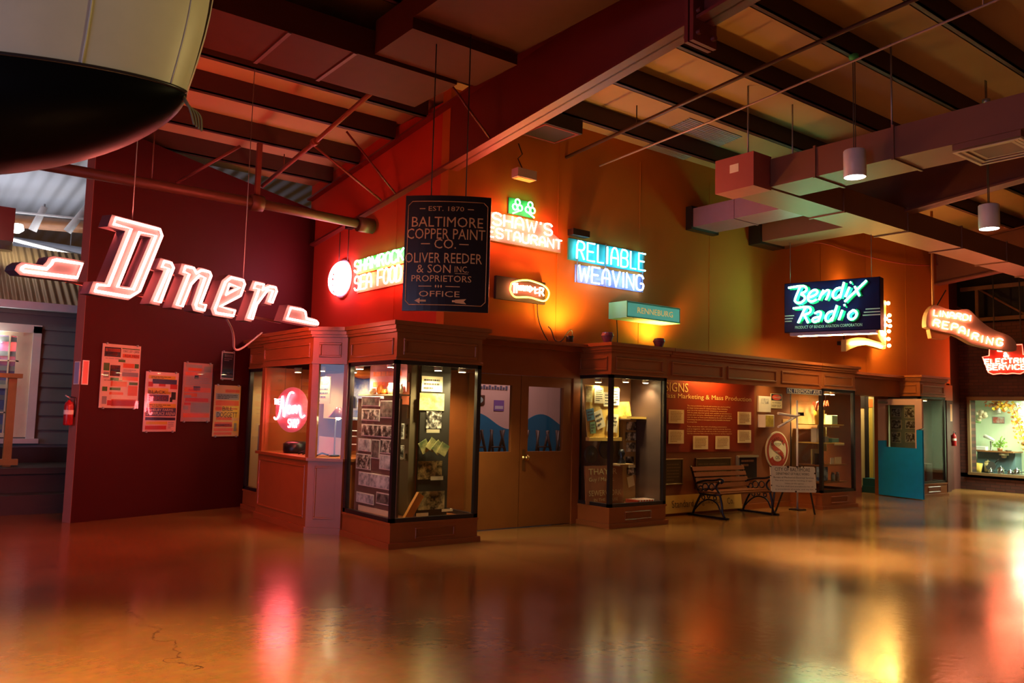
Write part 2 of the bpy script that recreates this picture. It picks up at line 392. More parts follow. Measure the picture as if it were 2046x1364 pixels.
def inset(P, d):
    """shift a polygon inwards by d (negative: outwards)"""
    n = len(P); A = sum(P[i][0]*P[(i+1) % n][1]-P[(i+1) % n][0]*P[i][1] for i in range(n)); s = 1 if A > 0 else -1; out = []
    for i in range(n):
        p0, p1, p2 = (Vector(P[i-1]), Vector(P[i]), Vector(P[(i+1) % n])); e1 = (p1-p0).normalized(); e2 = (p2-p1).normalized()
        n1 = Vector((-e1.y, e1.x))*s; n2 = Vector((-e2.y, e2.x))*s; bis = n1+n2
        if bis.length < 1e-4: bis = n1
        bis.normalize(); q = p1+bis*(d/max(.45, bis.dot(n1))); out.append((q.x, q.y))
    return out

# ------------------------------------------------------------------ the room shell
def roofz(y): return 5.40+.105*(8.72-y)          # underside of the purlins
struct(G().box(-14, 26, -12, 20, -.2, 0), 'floor', FLOOR)
g = G(); g.add([(x, y, roofz(y)+.25) for x in (-6, 5.62, 20.5) for y in (-6, 12.9)], [(0, 1, 3, 2), (2, 3, 5, 4)])
g.add([(x, y, roofz(y)+.40) for x in (-6, 20.5) for y in (-6, 12.9)], [(0, 2, 3, 1)])
struct(g, 'ceiling', DECK)
for i, y in enumerate((1.1, 2.1, 3.1, 4.07, 5.05, 6.05, 7.07, 8.08, 9.15, 10.0, 11.06, 11.98)):
    g = G(); z = roofz(y)
    for a, b in ((-6, 5.52), (5.72, 20.4)):
        g.box(a, b, y-.012, y+.012, z, z+.25); g.box(a, b, y-.012, y+.075, z, z+.015); g.box(a, b, y+.06, y+.075, z, z+.03)
    struct(g, 'ceiling_purlin', PURLIN)
def rafter(x, y0, y1, name):
    g = G(); lo = lambda y: 4.58-.105*(y-8.65); hi = lambda y: 5.42-.105*(y-8.65)
    def slab(x0, x1, za, zb):
        g.add([(xx, y, z(y)) for xx in (x0, x1) for y, z in ((y0, za), (y1, za), (y1, zb), (y0, zb))], [(0, 1, 2, 3), (7, 6, 5, 4), (0, 4, 5, 1), (1, 5, 6, 2), (2, 6, 7, 3), (3, 7, 4, 0)])
    slab(x-.012, x+.012, lo, hi); slab(x-.12, x+.12, lo, lambda y: lo(y)+.03); slab(x-.12, x+.12, lambda y: hi(y)-.03, hi)
    return g
g = rafter(5.62, -6, 12.9, 'r')
g.box(5.46, 5.78, 4.62, 4.66, 4.80, 5.86); g.box(5.46, 5.78, 4.68, 4.72, 4.80, 5.86)
for i in range(5):
    for s in (-.1, .1): g.cyl((5.62+s, 4.58, 4.88+i*.2), (5.62+s, 4.76, 4.88+i*.2), .025, seg=6)
struct(g, 'ceiling_rafter', STEELRED)
struct(rafter(12.78, -6, 12.9, 'r'), 'ceiling_rafter', STEEL)
struct(rafter(18.6, -6, 12.9, 'r'), 'ceiling_rafter', STEEL)
g = G()                                           # gable-end trussed frame over the brick wall
for z in (3.9, 4.65): g.box(20.35, 20.43, 2, 9.0, z, z+.09)
for i in range(7):
    y = 2.3+i*1.05; g.box(20.36, 20.42, y, y+.07, 3.9, 4.7); g.tube([(20.39, y, 3.95), (20.39, y+1.02, 4.65)], .025, 6)
struct(g, 'ceiling_truss', mat('brown_truss', (.22, .10, .05), .6))
struct(G().box(20.9, 21, -6, 13, 3.6, 8), 'wall_gable', DARK)

# main wall: upper plaster, its return, and what stands under the cornice
g = G().box(5.60, 19.15, 8.72, 8.9, 2.30, 5.66)
for x in (7.45, 9.1, 10.75, 14.0, 15.6, 17.2): g.box(x-.004, x+.004, 8.714, 8.72, 2.48, 5.4)
struct(g, 'wall_right', WALL)
struct(G().box(5.60, 5.72, 8.90, 12.95, 2.2, 5.5).box(5.592, 5.60, 10.0, 10.006, 2.48, 4.6), 'wall_return', mat('return_wall_neon_red', (.55, .055, .022), .85, spec=.15, noise=.08, scale=1.2))  # red neon light on the return is put into its base colour
PU = Vector((.944, .33, 0)).normalized()
PW = F((2.03, 11.50, 0), PU)                      # the poster wall
g = G(); zt = lambda a: roofz(PW.p(a, 0).y)+.2
g.prism(F(PW.p(0, 0), PU), [(0, 0), (3.80, 0), (3.80, 4.76), (0, 5.10)], -.18, 0)
struct(g, 'wall_left', WALLRED)
struct(G().fbox(PW, -.004, .0, 0, 5.08, -.18, 0).fbox(PW, -.006, -.0, 0, .11, -.18, 0), 'trim_1', mat('wall_end_paint', (.34, .13, .10), .6))
struct(G().box(5.7, 12.3, 12.5, 12.6, 0, 5.4), 'wall_rear', DARK)
# header and jambs of the double door
g = G().box(5.6, 7.86, 8.60, 8.72, 1.995, 2.36).box(7.70, 7.83, 8.60, 8.74, 0, 2.0).box(5.6, 5.95, 8.66, 8.74, 0, 2.0)
struct(g, 'wall_door_surround', TRIM)
g = G().box(5.5, 7.8, 8.52, 8.72, 2.36, 2.42).box(5.5, 7.84, 8.36, 8.72, 2.42, 2.46)
struct(g, 'trim_2', TRIM)
# bench bay: back wall and the panelled canopy that joins the two cases
struct(G().box(8.92, 12.83, 8.60, 8.74, 0, 2.36), 'wall_bench_bay', mat('brown_wall_paint', (.24, .07, .016), .65))
struct(G().box(8.93, 12.80, 8.575, 8.60, 0, .09), 'baseboard_right', TRIM)
FR = FY(7.98)
g = G().box(8.922, 12.818, 7.98, 8.10, 2.03, 2.36)
for a, b in ((9.02, 10.17), (10.28, 11.52), (11.66, 12.75)): g.panel(FR, a, b, 2.09, 2.29, 0, .03)
g.box(8.97, 12.78, 7.95, 8.12, 2.355, 2.385).box(8.98, 12.76, 7.93, 8.12, 2.385, 2.43).box(9.01, 12.73, 7.90, 8.72, 2.43, 2.475).box(8.922, 12.818, 8.1, 8.6, 2.30, 2.33)
struct(g, 'trim_3', TRIM)
# far doorway and the dark end of the hall
g = G().box(13.85, 19.2, 8.70, 9.12, 2.02, 2.36).box(13.85, 15.78, 8.95, 9.12, 0, 2.05).box(16.60, 16.85, 8.95, 9.12, 0, 2.05)
struct(g, 'wall_far_doorway', TRIM)
struct(G().box(13.85, 16.9, 8.62, 8.72, 2.36, 2.41).box(13.85, 16.9, 8.56, 8.72, 2.41, 2.46), 'trim_4', TRIM)
struct(G().box(17.95, 20.3, 9.05, 9.2, 0, 5.4), 'wall_far', mat('dark_maroon', (.10, .025, .02), .7))  # plain dark maroon wall colour
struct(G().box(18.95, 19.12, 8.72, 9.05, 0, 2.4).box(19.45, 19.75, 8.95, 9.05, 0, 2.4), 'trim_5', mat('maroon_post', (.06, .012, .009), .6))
BR = brick('dark_brick', (.115, .035, .028), (.05, .022, .02))
g = G().box(20.3, 20.6, 8.82, 9.1, 0, 3.85).box(20.3, 20.6, -4, 4.6, 0, 3.85).box(20.3, 20.6, 4.6, 8.82, 0, .38).box(20.3, 20.6, 4.6, 8.82, 2.10, 3.85)
struct(g, 'wall_brick', BR)

# adjoining rooms seen through the doors
PINK = mat('pink_plaster', (.66, .44, .40), .8, noise=.05); BLUEW = mat('blue_wainscot', (.012, .16, .33), .6)
g = G().box(5.9, 10.9, 10.6, 10.7, 0, 3.2)
struct(g, 'wall_cafe', PINK)
wave = [(6.6, 0), (6.6, 1.25)]+[(6.7+.05*i, 1.36+.125*math.sin((6.7+.05*i-7.44+.33)*2*math.pi/1.33)) for i in range(60)]+[(9.7, 0)]
o = G().prism(FY(10.6), wave, 0, .02).make('wall_cafe_wave', BLUEW); o['kind'] = 'structure'
struct(G().box(9.02, 9.10, 10.3, 10.4, 0, 3.0), 'trim_6', mat('dark_post', (.05, .02, .015), .5))
struct(G().box(5.75, 10.9, 8.8, 10.6, 2.9, 3.0), 'ceiling_cafe', PINK)
lamp('AREA', 'cafe_ceiling_light', (7.6, 9.7, 2.85), (1, .62, .58), 13, .9, (7.6, 10.2, 0))
struct(G().box(14.3, 17.9, 11.4, 11.5, 0, 3.0), 'wall_far_room', mat('cream_plaster', (.66, .52, .28), .8))
lamp('AREA', 'far_room_light', (16.9, 9.25, 2.6), (1, .78, .38), 26, .7, (17.1, 10.0, 0))
t = thing('wall_partition', 'narrow cream partition panel inside the open doorway', 'partition', (16.94, 9.63, 0))
G().box(16.78, 17.07, 9.60, 9.66, .10, 1.80).make('panel', mat('cream_panel', (.74, .58, .28), .6), t)
G().box(16.78, 17.07, 9.59, 9.66, 1.80, 2.05).make('top_rail', DARK, t); G().box(17.07, 17.16, 9.55, 9.66, 0, 2.05).make('post', DARK, t); G().box(16.76, 17.07, 9.56, 9.66, 0, .10).make('base', TRIM, t)
t = thing('door_post', 'striped yellow and orange post on a teal plinth in the doorway', 'post', (17.35, 9.75, 0))
G().box(17.17, 17.60, 9.66, 9.95, .28, 2.05).make('shaft', mat('olive_panel', (.45, .42, .22), .6), t)
G().box(17.36, 17.48, 9.64, 9.66, .28, 1.82).make('yellow_stripe', mat('yellow_stripe', (.88, .64, .12), .5), t)
G().box(17.34, 17.49, 9.635, 9.66, 1.82, 2.0).make('orange_cap', mat('orange_cap', (.85, .22, .04), .5), t)
g = G().box(17.17, 17.62, 9.58, 9.96, 0, .28); g.make('plinth', mat('teal_paint', (.01, .12, .13), .5), t)
t = thing('step_block', 'small dark teal step block on the floor inside the open doorway', 'step', (16.95, 9.35, 0)); G().bev(FY(9.25), 16.86, 17.15, 0, .14, -.3, 0, .01).make('base', mat('teal_paint', (.01, .12, .13), .5), t); G().bev(FY(9.28), 16.89, 17.15, .14, .30, -.27, 0, .01).make('block', mat('teal_paint', (.01, .12, .13), .5), t)

# ------------------------------------------------------------------ double door and blue door
FD = FY(8.62)
DOORP = mat('door_paint', (.27, .092, .018), .5, bump=.04)
for i, (a0, a1, ga, gb, lab, nm) in enumerate(((5.95, 6.785, 6.12, 6.64, 'left leaf', 'door_1'), (6.795, 7.70, 6.92, 7.54, 'right leaf', 'door_2'))):
    g = G().fbox(FD, a0, a1, .01, .99, -.05, 0).fbox(FD, a0, a1, 1.855, 1.99, -.05, 0).fbox(FD, a0, ga, .99, 1.855, -.05, 0).fbox(FD, gb, a1, .99, 1.855, -.05, 0)
    d = g.make(nm, DOORP, None); d['kind'] = 'structure'
    G().fbox(FD, ga, gb, .99, 1.855, -.03, -.022).make('glass_pane', GLASS, d)
    if i:
        k = G().lathe(FD.p(6.86, .91, .0), [(.032, 0), (.032, .012), (.014, .02), (.014, .05), (.034, .06), (.04, .085), (.025, .105), (0, .11)], 16, F(FD.O, FD.u, FD.v, FD.n)); k.make('door_knob', mat('brass', (.70, .45, .15), .25, 1), d)
        G().fbox(FD, 6.838, 6.882, .74, 1.02, 0, .006).make('key_plate', mat('old_brass', (.20, .10, .04), .4, .6), d)
BD = F((16.56, 9.02, 0), Vector((16.35-16.56, 8.0-9.02, 0)))   # the open leaf, a from hinge to free edge
LEN = 1.041
BLUE = mat('blue_gloss_paint', (.002, .34, .92), .35)
d = G().prism(BD, [(0, .015), (LEN, .015), (LEN, 1.36), (LEN-.13, 1.36), (LEN-.13, 1.0), (.18, 1.0), (.18, 1.13), (0, 1.12)], -.04, 0).make('door_3', BLUE); d['kind'] = 'structure'
G().prism(BD, [(0, 1.12), (.18, 1.13), (.18, 1.855), (LEN-.16, 1.855), (LEN-.16, 1.0), (LEN-.13, 1.0), (LEN-.13, 1.36), (LEN, 1.40), (LEN, 1.975), (0, 1.975)], -.04, 0).make('upper_panel', PINK, d)
G().fbox(BD, .18, LEN-.15, 1.0, 1.855, -.025, -.018).make('glass_pane', GLASS, d)
G().fbox(BD, .05, .25, 1.885, 1.925, 0, .05).make('door_closer', GREY, d)

# ------------------------------------------------------------------ ducts, pipes and pendants under the roof
def duct(name, lab, boxes, m, cat='duct', seams=(), loc=None, group=None):
    x0, x1, y0, y1, z0, z1 = boxes[0][1]; t = thing(name, lab, cat, loc or ((x0+x1)/2, (y0+y1)/2, z0), group)
    for pn, b in boxes: G().box(*b).make(pn, m, t)
    for b in seams: G().box(*b).make('seam_flange', m, t)
    return t
D2 = mat('duct_tan', (.22, .10, .065), .55, .1, noise=.1, scale=2)
t = duct('air_duct', 'long square duct running along the main wall toward the brick wall', [('trunk', (9.10, 20.3, 6.42, 6.96, 4.52, 4.88))], D2,
     seams=[(x, x+.03, 6.40, 6.98, 4.50, 4.90) for x in (10.9, 12.75, 14.6, 16.4, 18.2)])
G().box(8.72, 9.10, 6.37, 6.98, 4.48, 4.93).make('end_cap', mat('duct_end', (.36, .10, .10), .5, .1), t)
G().fbox(FX(8.72), -6.74, -6.60, 4.71, 4.82, 0, .004).make('paper_label', PAPER, t)
for x in (8.85, 9.85): G().cyl((x, 6.55, 4.85), (x, 6.55, roofz(6.55)+.25), .012, seg=6).make('hanger_rod', GREY, t)
t = duct('air_duct', 'wide duct crossing toward the viewer above the near white pendant', [('trunk', (9.07, 9.72, -2.5, 6.36, 4.52, 4.89))], D2, seams=[(9.05, 9.74, y, y+.03, 4.50, 4.91) for y in (5.7, 4.7, 2.75, 1.2)])
for y in (4.9, 2.0): G().cyl((9.4, y, 4.87), (9.4, y, roofz(y)+.25), .012, seg=6).make('hanger_rod', GREY, t)
t = thing('air_diffuser', 'square white louvred air diffuser under the duct at right', 'vent', (9.43, 3.73, 4.45))
fd = F((9.43, 3.73, 4.455), (1, 0, 0), (0, 1, 0), (0, 0, -1)); g = G()
for i in range(5):
    a = .34-.056*i; g.prism(fd, [(-a, -a), (a, -a), (a, a), (-a, a)], .02-.012*i, .026-.012*i, [[(-a+.035, -a+.035), (a-.035, -a+.035), (a-.035, a-.035), (-a+.035, a-.035)]])
g.make('louvre', mat('vent_white', (.62, .55, .42), .5), t); G().box(9.09, 9.77, 3.39, 4.07, 4.455, 4.52).make('collar', D2, t)
t = duct('air_duct', 'short purple lit branch duct that enters the wall through a black collar', [('trunk', (10.2, 10.8, 6.97, 8.62, 4.54, 4.84))], mat('duct_lilac_lit', (.30, .15, .22), .45, .2), seams=[(10.19, 10.81, 7.8, 7.83, 4.53, 4.85)])  # purple light on this duct is put into its base colour
G().box(10.16, 10.84, 8.60, 8.72, 4.50, 4.88).make('wall_collar', BLACK, t)
t = duct('air_duct', 'second branch duct with a brown underside over the green radio sign', [('trunk', (11.85, 12.45, 6.97, 8.50, 4.53, 4.83))], D2)
G().box(11.80, 12.50, 8.48, 8.72, 4.49, 4.88).make('wall_collar', BLACK, t)
t = thing('air_duct', 'broad flat reddish brown duct under the roof at the top left', 'duct', (3, 7.9, 5.1))
g = G().box(1.7, 4.86, 7.46, 8.36, 5.10, 5.40); g.make('trunk', DUCTRED, t)
for x in (2.9, 3.6): G().box(x, x+.04, 7.45, 8.37, 5.085, 5.10).make('seam_flange', mat('duct_seam', (.13, .05, .05), .6), t)
t = thing('air_duct', 'dark stepped duct box hanging beside the flat reddish duct', 'duct', (4.4, 7.0, 5.1))
G().box(3.83, 5.10, 4.0, 6.68, 5.25, 5.62).make('trunk', DUCTRED, t); G().box(3.83, 5.10, 6.68, 7.44, 5.14, 5.5).make('elbow', DUCTRED, t)
def pipe(lab, pts, r, m, fit=(), rods=()):
    t = thing('sprinkler_pipe', lab, 'pipe', pts[0]); G().tube(pts, r, 10).make('run', m, t)
    for q, e in fit: G().cyl(Vector(q)-Vector(e), Vector(q)+Vector(e), r*1.7, seg=12).make('coupling', m, t)
    for q, z in rods: G().cyl(q, (q[0], q[1], z), .008, seg=6).make('hanger_rod', m, t)
    return t
PIPE = mat('dark_pipe', (.06, .03, .02), .5, .3); PIPER = mat('rusty_pipe', (.25, .07, .04), .5, .2); PIPEW = mat('pale_pipe', (.42, .30, .28), .45, .2)
pipe('thick brown pipe crossing above the red letters to the corner wall', [(1.2, 10.6, 4.17), (3.8, 10.6, 4.17), (5.55, 10.6, 4.13)], .065, mat('olive_pipe', (.09, .045, .025), .5, .2), [((5.42, 10.6, 4.13), (.12, 0, 0)), ((3.82, 10.6, 4.17), (.08, 0, 0))], [((2.5, 10.6, 4.2), 5.2)])
t = pipe('red sprinkler pipe falling along the roof slope left of the rafter', [(4.34, 8.44, 5.18), (4.38, 10.1, 5.0), (4.40, 12.0, 4.80)], .03, PIPER, [((4.375, 10.1, 5.0), (0, .06, 0))], [((4.4, 11.2, 4.88), 5.1)])
G().tube([(4.39, 10.2, 4.99), (5.5, 10.3, 4.45)], .016, 6).make('brace', PIPER, t)
pipe('dark sprinkler pipe sloping up over the plaster wall', [(7.57, 9.0, 5.12), (7.71, 5.8, 5.456), (7.84, 3.9, 5.655), (8.0, 1.5, 5.9)], .024, PIPE, [((7.57, 8.9, 5.13), (.0, .05, 0))], [((7.64, 7.4, 5.29), 5.55), ((7.85, 3.7, 5.67), 5.95)])
pipe('thin pale conduit sloping up beside the dark sprinkler pipe', [(8.22, 8.7, 5.15), (8.39, 6.8, 5.35), (8.56, 3.375, 5.711), (8.7, 1.0, 5.96)], .013, PIPEW, [], [((8.55, 3.5, 5.70), 5.95)])
t = thing('roof_strut', 'dark steel strut post standing on the brown pipe', 'strut', (3.82, 10.6, 4.2))
G().box(3.79, 3.85, 10.57, 10.63, 4.23, 4.98).make('post', STEEL, t); G().tube([(3.6, 10.7, 4.92), (2.95, 11.2, 4.4)], .02, 6).make('brace', STEEL, t)
for a, (x, y, z) in (((5.62, 7.7), (5.5, 7.7, 4.70)), ((5.62, 9.9), (5.5, 9.9, 4.47))):
    t = thing('rafter_brace', 'thin diagonal brace rod by the rafter, %s' % ('nearer the viewer' if a[1] < 8 else 'near the red wall corner'), 'brace', (x, y, z), 'rafter braces'); G().tube([(x, y, z), (x-.75, y+.05, z+.72)], .014, 6).make('rod', STEELRED, t)
def pendant(x, y, z0, z1, top, lab):
    t = thing('pendant_lamp', lab, 'lamp', (x, y, z0), 'white cylinder pendants')
    G().lathe((x, y, 0), [(.118, z0), (.125, z0+.005), (.125, z1-.01), (.118, z1), (0.0, z1)], 32, cap=False).make('shade', mat('white_enamel', (.74, .72, .74), .35), t)
    b = G().lathe((x, y, z0+.006), [(.112, 0), (0, .004)], 24, cap=False); b.make('bulb', BULBW, t)
    for d in (-.02, .02): G().cyl((x+d, y, z1), (x+d, y, top), .006, seg=6).make('cable', CABLE, t)
    return t
t = pendant(8.83, 5.05, 4.32, 4.64, 6.03, 'white cylinder pendant lamp hung in front of the duct crossing')
G().lathe((8.83, 5.05, 5.72), [(.03, 0), (.055, .03), (.055, .07), (.0, .09)], 12).make('canopy', mat('green_canopy', (.05, .45, .12), .5), t)
t = pendant(11.43, 4.67, 4.06, 4.38, 6.07, 'white cylinder pendant lamp farther right below the dark rafter')
G().lathe((11.43, 4.67, 5.74), [(.03, 0), (.05, .03), (.05, .07), (.0, .09)], 12).make('canopy', GREY, t)
t = thing('emergency_lamp', 'small pale box lamp hanging high on the plaster wall', 'lamp', (6.67, 8.55, 4.6))
G().box(6.52, 6.84, 8.46, 8.60, 4.615, 4.735).make('housing', mat('pale_box', (.62, .52, .50), .5), t); G().box(6.54, 6.82, 8.47, 8.59, 4.605, 4.615).make('lens', mat('amber_lens', (.8, .5, .2), .3), t)
G().tube([(6.68, 8.55, 4.73), (6.62, 8.6, 4.9), (6.74, 8.66, 5.0), (6.7, 8.70, 5.15)], .008, 6).make('cord', CABLE, t)
t = thing('unit_heater', 'dark heater box with a grille under the roof beside the rafter', 'heater', (6.95, 8.3, 5.3))
G().box(6.62, 7.28, 8.05, 8.62, 5.25, 5.44).make('housing', DARK, t); G().panel(F((6.62, 8.05, 5.25), (1, 0, 0), (0, 1, 0), (0, 0, -1)), .03, .63, .03, .54, 0, .03, .01).make('grille', STEELRED, t)

# ------------------------------------------------------------------ the glazed cases
FRIEZE = mat('frieze_paint', (.33, .105, .026), .36, bump=.04)
def spots(t, pts, light=True, power=14, aim=(0, 0, -1)):
    for i, (x, y, z) in enumerate(pts):
        s = G().lathe((x, y, z), [(.045, 0), (.05, .01), (.05, .06), (.03, .075)], 14).make('spot_lamp', mat('lamp_can', (.6, .5, .35), .4), t)
        G().lathe((x, y, z-.004), [(.042, 0), (0, .003)], 14, cap=False).make('bulb', BULB, s)
        if light: lamp('SPOT', 'case_light', (x, y, z-.02), CASEW, power, .035, (x+aim[0], y+aim[1], z+aim[2]), 125, .7)
def cornice(g, poly, zs=((2.355, .03), (2.385, .05), (2.43, .08))):
    """stepped crown on an outline (x,y) running along the visible faces"""
    for (z, d), z2 in zip(zs, (2.385, 2.43, 2.475)):
        g.prism(WORLD, inset(poly, -d), z, z2)
def case(lab, x0, x1, y0, y1, left=True, right=False, grp=None, back=None, zt=2.045, lamps=(), power=14, aim=(0, .1, -1)):
    t = thing('display_case', lab, 'display case', ((x0+x1)/2, (y0+y1)/2, 0), grp)
    g = G().box(x0-.03, x1+.03, y0-.03, y1, 0, .06).box(x0, x1, y0, y1, .06, .25).box(x0-.012, x1+.012, y0-.012, y1, .25, .275); g.make('plinth', TRIM, t)
    f = FY(y0); m = (x0+x1)/2; g = G().panel(f, m-.26, m+.26, .09, .21, 0, .02, .01)
    for k in range(7): g.fbox(f, m-.23, m+.23, .113+k*.012, .118+k*.012, 0, .006)
    g.make('vent_grille', TRIM, t)
    p = .055; g = G()
    for x, y in ((x0, y0), (x1-p, y0), (x0, y1-p), (x1-p, y1-p)): g.box(x, x+p, y, y+p, .275, zt)
    for z in (.275, zt-.045): g.box(x0, x1, y0, y0+p, z, z+.045).box(x0, x0+p, y0, y1, z, z+.045).box(x1-p, x1, y0, y1, z, z+.045)
    g.make('frame', BLACK, t)
    G().box(x0+p, x1-p, y0+.02, y0+.028, .30, zt-.04).make('glass_pane', GLASS, t)
    if left: G().box(x0+.02, x0+.028, y0+p, y1-p, .30, zt-.04).make('glass_pane', GLASS, t)
    if right: G().box(x1-.028, x1-.02, y0+p, y1-p, .30, zt-.04).make('glass_pane', GLASS, t)
    g = G().box(x0, x1, y0, y1, zt, 2.36)
    g.panel(f, x0+.08, x1-.08, zt+.06, 2.29, 0, .03); g.panel(FX(x0), -y1+.06, -y0-.07, zt+.06, 2.29, 0, .03)
    g.bev(f, x0-.012, x1+.012, zt, zt+.03, 0, .014, .006); g.bev(FX(x0), -y1, -y0+.012, zt, zt+.03, 0, .014, .006)
    g.make('frieze', FRIEZE, t)
    g = G(); cornice(g, [(x0, y0), (x1, y0), (x1, y1), (x0, y1)]); g.make('cornice', FRIEZE, t)
    if back: G().box(x0+p, x1-p, y1-.03, y1-.01, .275, zt).make('back_panel', back, t)
    spots(t, lamps, True, power, aim)
    return t
C1 = case('corner glass case full of black and white photographs, nearest the viewer', 4.51, 5.66, 7.95, 9.10, lamps=[(4.565, 8.92, 1.97), (4.565, 8.16, 1.97), (5.50, 8.12, 1.96), (5.15, 8.10, 1.96)], power=26, aim=(.12, .15, -1))
G().box(5.05, 5.46, 8.30, 8.34, .28, 2.04).make('back_panel', mat('dark_back', (.03, .024, .016), .7), C1)
G().box(5.46, 5.60, 8.62, 8.66, .28, 2.04).make('side_panel', mat('case_wood', (.36, .13, .05), .5), C1)
G().box(4.95, 5.05, 8.36, 9.0, .28, 2.04).make('divider', mat('grey_back', (.20, .15, .08), .7), C1)
G().box(4.63, 4.66, 8.05, 9.05, .28, 1.62).make('photo_board', mat('brown_board', (.17, .11, .08), .7), C1)
C2 = case('glass case with a yellow notice board between the double door and the bench', 7.82, 8.92, 7.98, 8.66, grp=None, lamps=[(7.98, 8.40, 1.95), (8.42, 8.30, 1.97), (8.74, 8.22, 1.97)], power=22, back=mat('case_back_brown', (.20, .10, .06), .7))
G().box(8.855, 8.865, 8.03, 8.62, .29, 2.04).make('side_panel', mat('dark_side', (.075, .04, .03), .5), C2)
C3 = case('glass case with shelves of small goods right of the bench', 12.82, 13.88, 7.98, 8.66, right=False, lamps=[(13.1, 8.3, 1.97), (13.5, 8.3, 1.97), (13.68, 8.3, 1.97)], power=34, back=mat('case_back_red', (.34, .15, .045), .7))
C4 = case('far glass case beside the open blue door', 16.86, 17.94, 8.28, 9.04, left=True, lamps=[(17.0, 8.45, 1.97), (17.5, 8.5, 1.97)], power=16, back=mat('case_back_sage', (.40, .46, .36), .7))
C5 = case('dim case between the poster wall and the neon shop window', 4.42, 5.55, 11.12, 12.20, lamps=[(4.6, 11.8, 1.97), (4.6, 11.4, 1.97)], power=9, back=TAN)
# the neon shop window: one built-out bay
t = thing('shop_window', 'red and lilac panelled bay window of the neon shop', 'shop window', (4.5, 10.2, 0))
x0 = 4.20; ya, yb = 9.45, 11.08; CF = F((4.20, 9.45, 0), (1, -1, 0)); CL = .445
poly = [(4.2, yb), (4.2, ya), (4.5, 9.15), (4.6, 9.15), (4.6, yb)]
LIL = FRIEZE
low = [(4.2, yb), (4.2, ya), (4.5, 9.13), (5.55, 9.13), (5.55, yb)]
g = G().prism(WORLD, low, .06, .86).prism(WORLD, inset(low, -.02), 0, .075); g.panel(FX(4.2), -yb+.06, -ya-.07, .17, .80, 0, .025, .012); g.panel(CF, .09, CL-.08, .17, .80, 0, .025, .012); g.make('base', TRIM, t)
g = G().prism(WORLD, inset(low, -.035), .86, .895); g.make('sill', TRIM, t)
g = G(); g.box(4.2, 4.29, yb-.10, yb, .895, 2.03).box(4.2, 4.27, ya, ya+.09, .895, 2.03); g.fbox(CF, 0, .085, .895, 2.03, -.06, 0).fbox(CF, CL-.045, CL, .895, 2.03, -.06, 0); g.make('mullion', TRIM, t)
G().box(4.225, 4.233, ya+.09, yb-.1, .895, 2.03).make('glass_pane', GLASS, t)
G().fbox(CF, .085, CL-.045, .895, 2.03, -.035, -.027).make('glass_pane', GLASS, t)
g = G().prism(WORLD, low, 2.03, 2.36); g.panel(FX(4.2), -yb+.06, -ya-.07, 2.11, 2.29, 0, .028); g.panel(CF, .08, CL-.08, 2.11, 2.29, 0, .028)
g.prism(WORLD, inset(low, -.014), 2.03, 2.055); g.make('frieze', FRIEZE, t)
g = G(); cornice(g, low); g.make('cornice', FRIEZE, t)
G().box(5.5, 5.55, 9.14, yb, .86, 2.05).make('back_panel', mat('shop_back', (.24, .08, .05), .7), t)
G().box(4.3, 5.5, yb-.03, yb, .86, 2.05).make('side_panel', TRIM, t)
spots(t, [(4.55, 10.7, 1.97), (4.55, 9.95, 1.97), (4.75, 9.45, 1.95), (5.05, 9.3, 1.95)], True, 15, (.3, 0, -1))
# ---- small helpers for pinned things
def card(name, lab, cat, f, a0, a1, b0, b1, m, grp=None, border=None, th=.008, c=.002, rot=0, lines=0, ink=None, label_part='print'):
    """a mounted picture or card pinned flat on frame f"""
    if a1 < a0: a0, a1 = a1, a0
    ff = f.at((a0+a1)/2, (b0+b1)/2, c, rot); wa, wb = (a1-a0)/2, (b1-b0)/2
    if border is None and not lines:
        o = G().fbox(ff, -wa, wa, -wb, wb, 0, th).make(name, m, None, ff.O); return tag(o, lab, cat, grp)
    t = thing(name, lab, cat, ff.O, grp)
    bd = .012 if border else 0
    G().fbox(ff, -wa, wa, -wb, wb, 0, th).make('mount', border or m, t)
    if border: G().fbox(ff, -wa+bd, wa-bd, -wb+bd, wb-bd, th, th+.002).make(label_part, m, t)
    if lines: bars(G(), ff, -wa*.8, wa*.8, -wb*.75, wb*.8, lines, th+.004, .45, int(a0*100)+lines).make('printed_lines', ink or mat('print_ink', (.06, .05, .04), .7), t)
    return t
P1 = FX(4.63)
for (y1, y0_, z0, z1, m, lab) in (
 (8.94, 8.50, 1.53, 1.64, BWD, 'dark signboard photo, upper left of the corner case'), (8.47, 8.15, 1.40, 1.60, BWD, 'dark storefront photo with white lettering below the glass shelf'),
 (8.93, 8.49, 1.36, 1.50, BW[1], 'crowded street photo under the dark signboard photo'), (8.92, 8.10, 1.18, 1.32, BW[0], 'long wide panorama photo in the middle of the corner case'),
 (8.99, 8.67, 1.00, 1.15, BWL, 'pale photo of a roadside pylon sign'), (8.65, 8.46, .93, 1.15, BWD, 'narrow dark photo of a vertical theatre sign'), (8.44, 8.10, 1.00, 1.16, BW[2], 'night street photo right of the narrow vertical sign photo'),
 (9.02, 8.66, .79, .97, BW[3], 'building corner photo left of the narrow dark photo'), (8.45, 8.07, .82, .99, BWL, 'pale warehouse photo with a sloping roof'),
 (8.94, 8.14, .60, .76, BWL, 'wide bluish photo of a tree lined street'), (8.98, 8.55, .40, .52, BWL, 'photo of a white neon sign on a low building'), (8.49, 8.17, .43, .56, BWD, 'almost black night photo low in the corner case')):
    card('photograph', lab, 'photograph', P1, -y1, -y0_, z0, z1, m, 'photographs on the board of the corner case', border=PAPER)
for (y, z0, z1, s) in ((8.72, 1.58, 1.62, 'HAPPY'), (8.31, 1.52, 1.55, 'BALTIMORE')): pass
